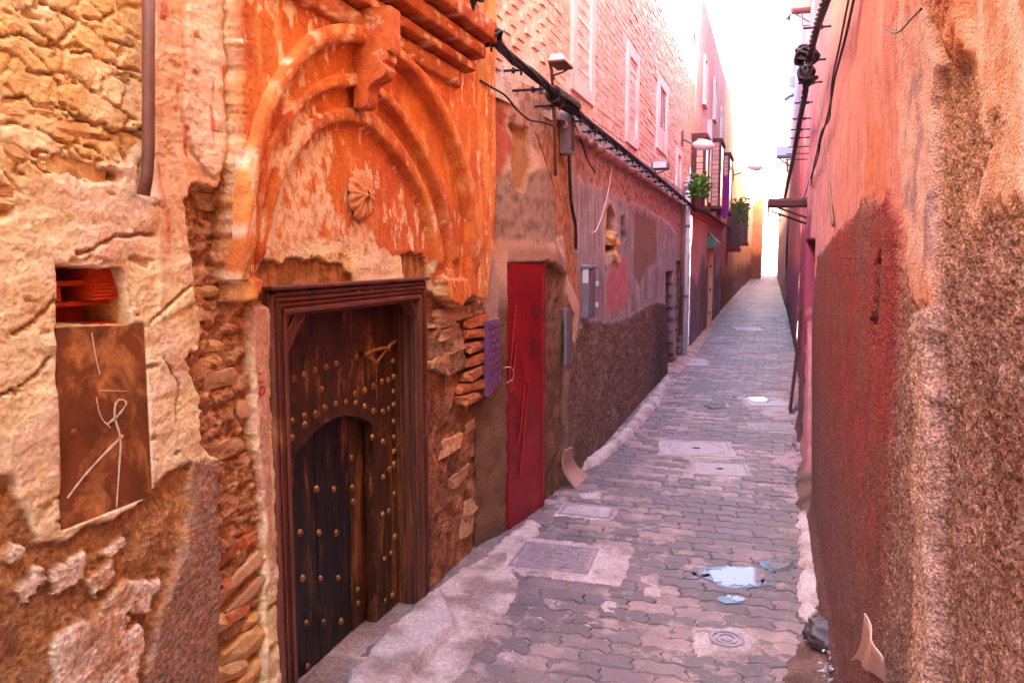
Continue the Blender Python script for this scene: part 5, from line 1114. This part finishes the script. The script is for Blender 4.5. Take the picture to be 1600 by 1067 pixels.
# meter box
a = WX(908, 498, XL); b = WX(914, 420, XL); t = thing('meter_box', 'tall narrow grey steel meter box on the grey plaster above the rough dado', 'electrical box', tuple(a))
xm = XL + .065; yb = a[1]; m = MB(); m.box(XL - .02, xm, yb, yb + .19, a[2], b[2]); body = m.build('body', 'steel', t, bevel=.008)
m = MB(); m.box(XL - .02, xm + .02, yb - .015, yb + .205, b[2] + .001, b[2] + .025); m.build('lid', 'steel', t, bevel=.004)
m = MB(); m.box(xm + .001, xm + .012, yb + .015, yb + .175, a[2] + .02, b[2] - .015); m.build('door', 'steel', t, bevel=.003)
m = MB()
for z in (a[2] + .1, b[2] - .12): m.box(xm + .0125, xm + .035, yb + .16, yb + .192, z - .02, z + .02)
m.build('hinge', 'pvc', t, bevel=.003)
m = MB(); m.box(XL + .01, xm - .01, yb - .006, yb - .001, a[2] + .28, a[2] + .42); m.build('side_plate', 'pvc', t)
pc = [WX(*q, -1.385) for q in ((883, 483), (892, 482), (892, 562), (883, 571))]; t = thing('cover_strip', 'narrow grey metal strip fixed upright on the rough cement beside the red door', 'metal strip', tuple(pc[3]))
m = MB(); m.add([p + (dx, 0, 0) for dx in (-.01, .012) for p in pc], [(0, 1, 2, 3), (4, 7, 6, 5), (0, 4, 5, 1), (1, 5, 6, 2), (2, 6, 7, 3), (3, 7, 4, 0)]); m.build('strip', 'steel', t, bevel=.002)
# leaning board by the rough wall
pc = [WX(881, 703, -1.36), WX(893, 698, -1.33), WZ(917, 743), WZ(897, 762)]; pc = [np.array(p) for p in pc]
t = thing('leaning_board', 'small curled pale board leaning against the foot of the rough dark dado', 'board', tuple(pc[3])); V = []; F = []; n = 7
for i in range(n):
    s = i / (n - 1)
    for q in (0, 1):
        for th in (0, .012):
            p = (pc[0] * (1 - s) + pc[3] * s) * (1 - q) + (pc[1] * (1 - s) + pc[2] * s) * q; V.append(p + np.array([.05 * math.sin(math.pi * s) * (-1) + th, 0, 0]))
for i in range(n - 1):
    b = i * 4
    F += [(b, b + 2, b + 6, b + 4), (b + 1, b + 5, b + 7, b + 3), (b, b + 4, b + 5, b + 1), (b + 2, b + 3, b + 7, b + 6)]
F += [(0, 1, 3, 2), (4 * n - 4, 4 * n - 2, 4 * n - 1, 4 * n - 3)]
m = MB(); m.add(V, F); m.build('board_face', 'board', t)
# loose rubble in the broken niche
for px, py, s in ((951, 372, .16), (956, 380, .12), (952, 400, .12), (958, 404, .1)):
    c = WX(px, py, XL - .04); place('stone', ROCK[int(px) % 5], bb, c[0], c[1], c[2], .14, s * 1.5, s * .8)
# lamps of the alley
def lamp(label, pw_, pl, yw, xl, s=1.):
    a = WX(*pw_, XL); c = WX(*pl, xl); t = thing('street_lamp', label, 'lamp', tuple(a)); m = MB(); m.box(XL - .01, XL + .02, a[1] - .04 * s, a[1] + .04 * s, a[2] - .16 * s, a[2] + .16 * s); m.build('wall_plate', 'brownpipe', t, bevel=.004)
    m = MB(); m.tube([a, a * .55 + c * .45 + (0, 0, -.02), c + (-.10 * s, 0, .03)], .022 * s, 8); m.build('arm', 'steel', t, smooth=True)
    m = MB(); n = 14; prof = [(0, .02), (.05, .075), (.14, .12), (.26, .135), (.36, .10), (.42, .03)]; V = []; F = []
    for i, (h, r) in enumerate(prof):
        for k in range(n): q = 2 * math.pi * k / n; V.append(c + s * np.array([-.18 + h, r * math.cos(q), r * math.sin(q) * .8 + .03 - .08 * h]))
    for i in range(len(prof) - 1):
        for k in range(n): F.append((i * n + k, i * n + (k + 1) % n, (i + 1) * n + (k + 1) % n, (i + 1) * n + k))
    F += [tuple(range(n)), tuple((len(prof) - 1) * n + k for k in range(n))]; m.add(V, F); m.build('lamp_cover', 'lampglass', t, smooth=True)
lamp('white oval street lamp on an arm in front of the brown bay windows', (1066, 217), (1096, 228), 0, -1.10, .8)
lamp('small white street lamp on a long arm by the far orange house', (1146, 274), (1178, 262), 0, -.70, 1.3)
a = WX(1023, 276, XL); t = thing('floodlight', 'small grey floodlight on a bracket below the last slit window', 'lamp', tuple(a)); m = MB(); m.tube([a, a + (.02, 0, .16), WX(1033, 262, -1.25)], .010, 6); m.tube([WX(1025, 272, XL), WX(1040, 266, -1.22)], .008, 6); m.build('bracket', 'steel', t)
c = WX(1033, 259, -1.25); m = MB(); m.box(c[0] - .10, c[0] + .09, c[1] - .09, c[1] + .09, c[2] - .045, c[2] + .045); m.build('housing', 'steel', t, bevel=.012); m = MB(); m.box(c[0] - .08, c[0] + .07, c[1] - .096, c[1] - .0905, c[2] - .035, c[2] + .035); m.build('glass', 'lampglass', t)
# pipes at the corner of the pink building
for lab, px0, py0, px1, py1, r, mt in (('pale pipe running down the corner where the pink building begins', 1075, 298, 1077, 560, .045, 'pvc'), ('brown pipe beside the pale corner pipe', 1068, 320, 1068, 520, .03, 'brownpipe')):
    a, b = WX(px0, py0, XL + .06), WX(px1, py1, XL + .06); b[1] = a[1]; b[0] = a[0]; t = thing('corner_pipe', lab, 'pipe', tuple(b)); m = MB(); m.tube([a, b], r, 10); m.build('pipe', mt, t, smooth=True); m = MB()
    for k in (.2, .6): z = a[2] * (1 - k) + b[2] * k; m.tube([(a[0], a[1], z - .02), (a[0], a[1], z + .02)], r + .01, 10)
    m.build('clamp', 'steel', t)
a = WX(1078, 298, XL + .08); t = thing('insulator', 'lumpy grey insulator on top of the pale corner pipe', 'insulator', tuple(a)); m = MB()
for k, (r, z) in enumerate(((.09, .0), (.12, .06), (.10, .12), (.06, .17))): m.tube([a + (0, 0, z), a + (0, 0, z + .05)], [r, r * .8], 10)
m.build('cap', 'pvc', t, smooth=True)
# awning over a far door, its pale door board, cloth and plants
a = WX(1104, 365, XL); ya = a[1]; z0 = WX(1104, 385, XL)[2]; z1 = WX(1104, 362, XL)[2]; t = thing('tin_awning', 'small green tin awning over a doorway in the pink building', 'awning', tuple(a))
m = MB(); V = [(XL, ya, z1), (XL, ya + 1.0, z1), (XL + .28, ya + 1.0, z0 + .05), (XL + .28, ya, z0 + .05)]; m.add(V + [(p[0], p[1], p[2] + .02) for p in V], [(0, 1, 2, 3), (4, 7, 6, 5), (0, 4, 5, 1), (1, 5, 6, 2), (2, 6, 7, 3), (3, 7, 4, 0)]); m.build('roof_sheet', 'awngreen', t)
m = MB(); m.add([(XL, ya - .005, z1 - .01), (XL, ya - .005, z0 - .06), (XL + .25, ya - .005, z0 + .03), (XL, ya - .02, z1 - .01), (XL, ya - .02, z0 - .06), (XL + .25, ya - .02, z0 + .03)], [(0, 1, 2), (3, 5, 4), (0, 3, 4, 1), (1, 4, 5, 2), (2, 5, 3, 0)]); m.build('side_sheet', 'awngreen', t)
a = WX(1106, 388, XL); t = thing('door_board', 'tall pale board with brown hinge spots standing open under the green awning', 'board', (XL, a[1], 0)); m = MB(); xa = XL + .02; m.box(xa, xa + .11, a[1] - .02, a[1] + .02, 0.02, a[2]); m.build('board_face', 'paleboard', t, bevel=.004)
m = MB()
for k in (.18, .47, .75): z = a[2] * k + .05; m.box(xa + .035, xa + .075, a[1] - .026, a[1] - .0205, z - .03, z + .03)
m.build('hinge', 'bay', t)
a = WX(1138, 274, -1.12); b = WX(1138, 342, -1.12); t = thing('violet_cloth', 'violet cloth hanging from a far bay window', 'cloth', tuple(a)); V = []; F = []
for i in range(7):
    for k in range(9): V.append((-1.30 + .024 * k, a[1] + .05 * math.sin(k * 1.7 + i * .3), a[2] + (b[2] - a[2]) * i / 6 + .03 * math.sin(k)))
for i in range(6):
    for k in range(8): F.append((i * 9 + k, i * 9 + k + 1, i * 9 + k + 10, i * 9 + k + 9))
m = MB(); m.add(V, F); m.build('folds', 'cloth', t, smooth=True)
def plant(label, c, w_, h, n, seed, hang=False, pot=True):
    rs = random.Random(seed); c = np.array(c); t = thing('potted_plant', label, 'plant', tuple(c))
    if pot: m = MB(); m.tube([c, c + (0, 0, .16)], [.07, .10], 10); m.build('pot', 'bay', t)
    m = MB(); st = MB()
    for k in range(n):
        a = rs.uniform(0, 6.28); r = w_ * math.sqrt(rs.random()); zz = rs.random() * h; p = c + np.array([r * math.cos(a), r * math.sin(a), (.15 + zz) if not hang else (.1 - zz)])
        d = Vector((rs.uniform(-1, 1), rs.uniform(-1, 1), rs.uniform(-.3, 1))).normalized(); e = d.cross(Vector((rs.uniform(-1, 1), rs.uniform(-1, 1), .1))).normalized(); L = rs.uniform(.07, .14); w2 = L * .2
        m.add([p, p + np.array(d * L * .5 + e * w2), p + np.array(d * L), p + np.array(d * L * .5 - e * w2)], [(0, 1, 2, 3)])
        if k % 8 == 0: st.tube([c + (0, 0, .12), p], .005, 4)
    m.build('foliage', 'leaf', t, fixn=False); st.build('stem', 'leaf', t)
a = WX(1091, 326, -1.10); plant('bushy green plant on the sill of the first brown bay window', a, .14, .34, 240, 1)
a = WX(1157, 330, -.95); plant('green plant trailing from the far shuttered bay', a + np.array([0, 0, .3]), .25, .9, 200, 2, True, False)
# far shuttered bays of the ochre building
for yy, x1, zb_, zt_ in ((27.0, -1.00, 1.95, 3.35), (31.0, -.88, 2.2, 3.6)):
    m = MB(); m.box(XL - .05, x1, yy, yy + .9, zb_, zt_); b = m.build('bay_window', 'shutter', ob)
    m = MB()
    for k in range(10): z = zb_ + .1 + (zt_ - zb_ - .2) * k / 10; m.box(XL + .04, x1 - .04, yy - .02, yy - .001, z, z + .07)
    m.build('louvre', 'shutter', b); m = MB(); m.box(XL - .05, x1 + .04, yy - .04, yy + .94, zt_ + .001, zt_ + .06); m.build('trim', 'reddoor', b); m = MB(); m.box(XL - .05, x1 + .04, yy - .05, yy + .94, zb_ - .12, zb_ - .001); m.build('trim', 'reddoor', b)
# ------------------------------------------------------------------ pink wall side: cables
XK = .20
rc_ = [WX(a, b, XK) for a, b in ((1325, -120), (1290, 0), (1277, 40), (1268, 75), (1262, 110), (1257, 150), (1250, 185), (1243, 225), (1237, 258), (1231, 285), (1226, 312))]
rb = thing('cable_bundle', 'thick black cable bundle on ladder-like brackets along the pink wall', 'cable', tuple(rc_[3])); strands(rb, catmull(rc_, 10), .012, 4, 22, .014)
for i, (px, py) in enumerate([(1268, 44), (1262, 95), (1258, 130), (1251, 161), (1247, 186), (1243, 203), (1240, 216), (1237, 230), (1235, 241), (1233, 250)]):
    c = WX(px, py, XK); m = MB(); m.tube([(right_x(c[1]) + .02, c[1], c[2]), (XK - .05, c[1], c[2])], .008, 6); m.tube([(XK + .045, c[1], c[2]), (XK + .07, c[1], c[2])], .016, 6); m.build('bracket', 'black', rb)
coil(rb, WX(1260, 88, XK - .02), .07, 7, .012, 5); coil(rb, WX(1261, 118, XK - .02), .06, 7, .012, 6)
wire('wire', 'pair of thin black wires looping down the pink wall', [(1340, -30), (1322, 55), (1305, 120), (1298, 160), (1291, 190), (1282, 220), (1278, 245), (1266, 280), (1254, 315)], [.27, .28, .28, .28, .28, .28, .28, .3, .34], .006)
wire('wire', 'second thin wire crossing the looped pair on the pink wall', [(1332, -30), (1314, 60), (1300, 130), (1296, 185), (1284, 205), (1276, 240), (1270, 270), (1262, 325)], [.27, .28, .28, .28, .28, .28, .29, .34], .005)
wire('wire', 'short thin wire sticking out of the plaster strip on the stucco wall', [(1384, 45), (1398, 52), (1410, 46), (1424, 30), (1440, 14)], [.25, .25, .25, .25, .24], .002)
wire('stained_pipe', 'rusty brown pipe slanting down the pink wall behind the black cables', [(1276, 55), (1280, 120), (1288, 200), (1295, 280), (1302, 352)], [.34, .33, .325, .32, .31], .010, 'brownpipe', 'pipe')
for px, py, sz, lab in ((1253, 12, .26, 'mauve floodlight box at the top of the pink wall'), (1230, 240, .22, 'small grey floodlight box beside the brackets on the pink wall')):
    x = .33; c = WX(px, py, x); t = thing('floodlight', lab, 'lamp', tuple(c)); k = c[1] / 12; m = MB(); m.box(c[0] - .14 * k, c[0] + .12 * k, c[1] - .1, c[1] + .1, c[2] - .07 * k, c[2] + .09 * k); m.build('housing', 'shutter' if py < 100 else 'steel', t, bevel=.02)
    m = MB(); m.box(c[0] - .13 * k, c[0] + .11 * k, c[1] - .112, c[1] - .1005, c[2] - .03 * k, c[2] + .08 * k); m.build('glass', 'tile' if py < 100 else 'lampglass', t)
    m = MB(); m.tube([c + (0, 0, -.08 * k), c + (.02, 0, -.25 * k), (right_x(c[1]) + .02, c[1], c[2] - .25 * k)], .015 * k, 6); m.tube([c + (-.1 * k, 0, -.07 * k), (right_x(c[1]) + .02, c[1], c[2] - .22 * k)], .012 * k, 6); m.build('bracket', 'steel', t)
a = WX(1234, -60, .46); b = WX(1235, 146, .46); b[1] = a[1] = 22.0; t = thing('white_downpipe', 'white downpipe at the top corner of the far pink building', 'pipe', (.44, 26.5, 0)); z0 = WX(1234, 146, .47)[2]
za = EYE + (397 - 146) / 1285 * 26.5; m = MB(); m.tube([(.46, 26.5, za), (.46, 26.5, 10.3)], .13, 12); m.build('pipe', 'pvc', t, smooth=True)
m = MB()
for z in (za + .3, za + 2.2): m.tube([(.46, 26.5, z), (.46, 26.5, z + .08)], .145, 12)
m.build('collar', 'pvc', t)
for py, lab in ((36, 'stubby upper rain spout poking from the far pink corner'), (160, 'thin lower rain spout poking from the far pink corner')):
    z = EYE + (395 - py) / 1285 * 27; t = thing('rain_spout', lab, 'spout', (.5, 27, z)); r = .10 if py < 100 else .06; m = MB(); m.tube([(.55, 27, z + .12), (.36, 27, z + .05), (.24, 27, z - .22 if py < 100 else z - .05)], r, 8); m.build('pipe', 'steel', t, smooth=True)
# canopy over the dark door
t = thing('canopy', 'flat dark metal canopy jutting over a dark doorway in the pink wall', 'canopy', (.43, 10.6, 2.3)); zc = 2.34
m = MB(); m.box(-.06, .46, 9.9, 11.3, zc, zc + .035); m.build('roof_sheet', 'shutter', t, bevel=.004)
m = MB(); m.box(-.062, -.045, 9.89, 11.31, zc - .10, zc - .001); m.box(-.044, .44, 9.89, 9.91, zc - .05, zc - .001); m.build('edge_strip', 'bay', t)
for yy in (9.93, 11.25):
    m = MB(); m.tube([(-.03, yy, zc - .04), (.44, yy, zc - .22)], .014, 6); m.tube([(-.04, yy, zc - .10), (-.08, yy, zc - .14), (-.04, yy, zc - .19), (.1, yy, zc - .16)], .010, 6); m.build('stay', 'bay', t)
t = thing('dark_door', 'dark brown door recessed under the metal canopy', 'door', (.5, 10.5, 0)); m = MB(); m.box(.50, .535, 9.45, 11.55, 0, 2.08); m.build('panel', 'bay', t); m = MB()
for yy in (9.42, 10.47, 11.5): m.box(.47, .499, yy, yy + .06, 0, 2.09)
m.build('stile', 'dark', t)
a = WX(1240, 400, .43); t = thing('leaning_plank', 'weathered dark plank leaning beside the dark door', 'plank', (.40, 9.1, 0)); m = MB(); m.add([(x, y, z) for z, dx in ((0.02, -.16), (2.0, 0)) for x in (.40 + dx, .425 + dx) for y in (8.9, 9.2)], [(0, 1, 3, 2), (4, 6, 7, 5), (0, 4, 5, 1), (2, 3, 7, 6), (0, 2, 6, 4), (1, 5, 7, 3)]); m.build('face', 'bay', t)
# foreground: pale card, plastic bag and litter at the foot of the stucco wall
A, B, D_, Cc = WX(1352, 957, .225), WX(1378, 1030, .225), WZ(1311, 1048, .085), WZ(1366, 1100, .085)
t = thing('pale_card', 'torn pale pink card with small holes leaning on the foot of the stucco wall', 'card', tuple(D_)); V = []; F = []; n = 9
for i in range(n):
    for k in range(n):
        s, q = i / (n - 1), k / (n - 1); p = (A * (1 - s) + D_ * s) * (1 - q) + (B * (1 - s) + Cc * s) * q; bend = .022 * math.sin(math.pi * s) * (1 - .3 * q); V.append(p + np.array([bend + .006 * math.sin(7 * q + 2 * s), 0, -.004 * math.sin(5 * q)]))
F = [(i * n + k, i * n + k + 1, (i + 1) * n + k + 1, (i + 1) * n + k) for i in range(n - 1) for k in range(n - 1) if not (i == 6 and k == 1)]
m = MB(); m.add(V, F); o = m.build('card_face', 'sheetpaper', t, fixn=False, smooth=True); sm = o.modifiers.new('thickness', 'SOLIDIFY'); sm.thickness = .003
c = WZ(1298, 1006, .02); t = thing('plastic_bag', 'crumpled dark grey plastic bag lying in the gutter by the pale card', 'bag', (c[0], c[1], 0)); bm = bmesh.new(); bmesh.ops.create_icosphere(bm, subdivisions=4, radius=1)
co = np.array([v.co for v in bm.verts]); nn = 1 + .35 * fbm(co[:, 0] + 3 * co[:, 2], co[:, 1] - 2 * co[:, 2], 1.1, 3, 200); rd_ = 1 - np.abs(fbm(co[:, 0] - co[:, 2] * 2, co[:, 1] + co[:, 2], 2.2, 3, 201)) * .35
for v, a, b in zip(bm.verts, nn, rd_): v.co = v.co * float(a * b); v.co = Vector((v.co.x * .12, v.co.y * .15, max(-.03, v.co.z * .042)))
me = bpy.data.meshes.new('bag_film'); bm.to_mesh(me); bm.free(); me.materials.append(M['bag']); me.polygons.foreach_set('use_smooth', [True] * len(me.polygons)); o = bpy.data.objects.new('bag_film', me); o.location = (0, 0, .06); link(o, t)
rs = random.Random(9); m = MB()
for k in range(150):
    p = WZ(rs.gauss(1302, 14), rs.gauss(1045, 16), .075); s = rs.uniform(.005, .018); d = [np.array([rs.uniform(-1, 1), rs.uniform(-1, 1), rs.uniform(-.3, .6)]) * s for _ in range(3)]; m.add([p + d[0], p + d[1], p + d[2], p - d[0] * .6], [(0, 1, 2), (0, 2, 3)])
tag(m.build('litter', 'scrap', fixn=False), kind='stuff')
m = MB()
for k in range(260):
    y = 2.4 + 7 * rs.random() ** 1.7; x = rs.choice([rs.gauss(.14, .07), rs.gauss(-1.2, .12), rs.uniform(-1.3, .2)]); s = rs.uniform(.003, .009); c = np.array([x, y, .014 if -1.1 < x < .1 else .03]); q = [c + np.array([rs.uniform(-1, 1), rs.uniform(-1, 1), rs.uniform(-.5, .6)]) * s for _ in range(4)]; m.add(q, [(0, 1, 2), (0, 2, 3), (0, 3, 1), (1, 3, 2)])
tag(m.build('debris', 'stone', fixn=False), kind='stuff')
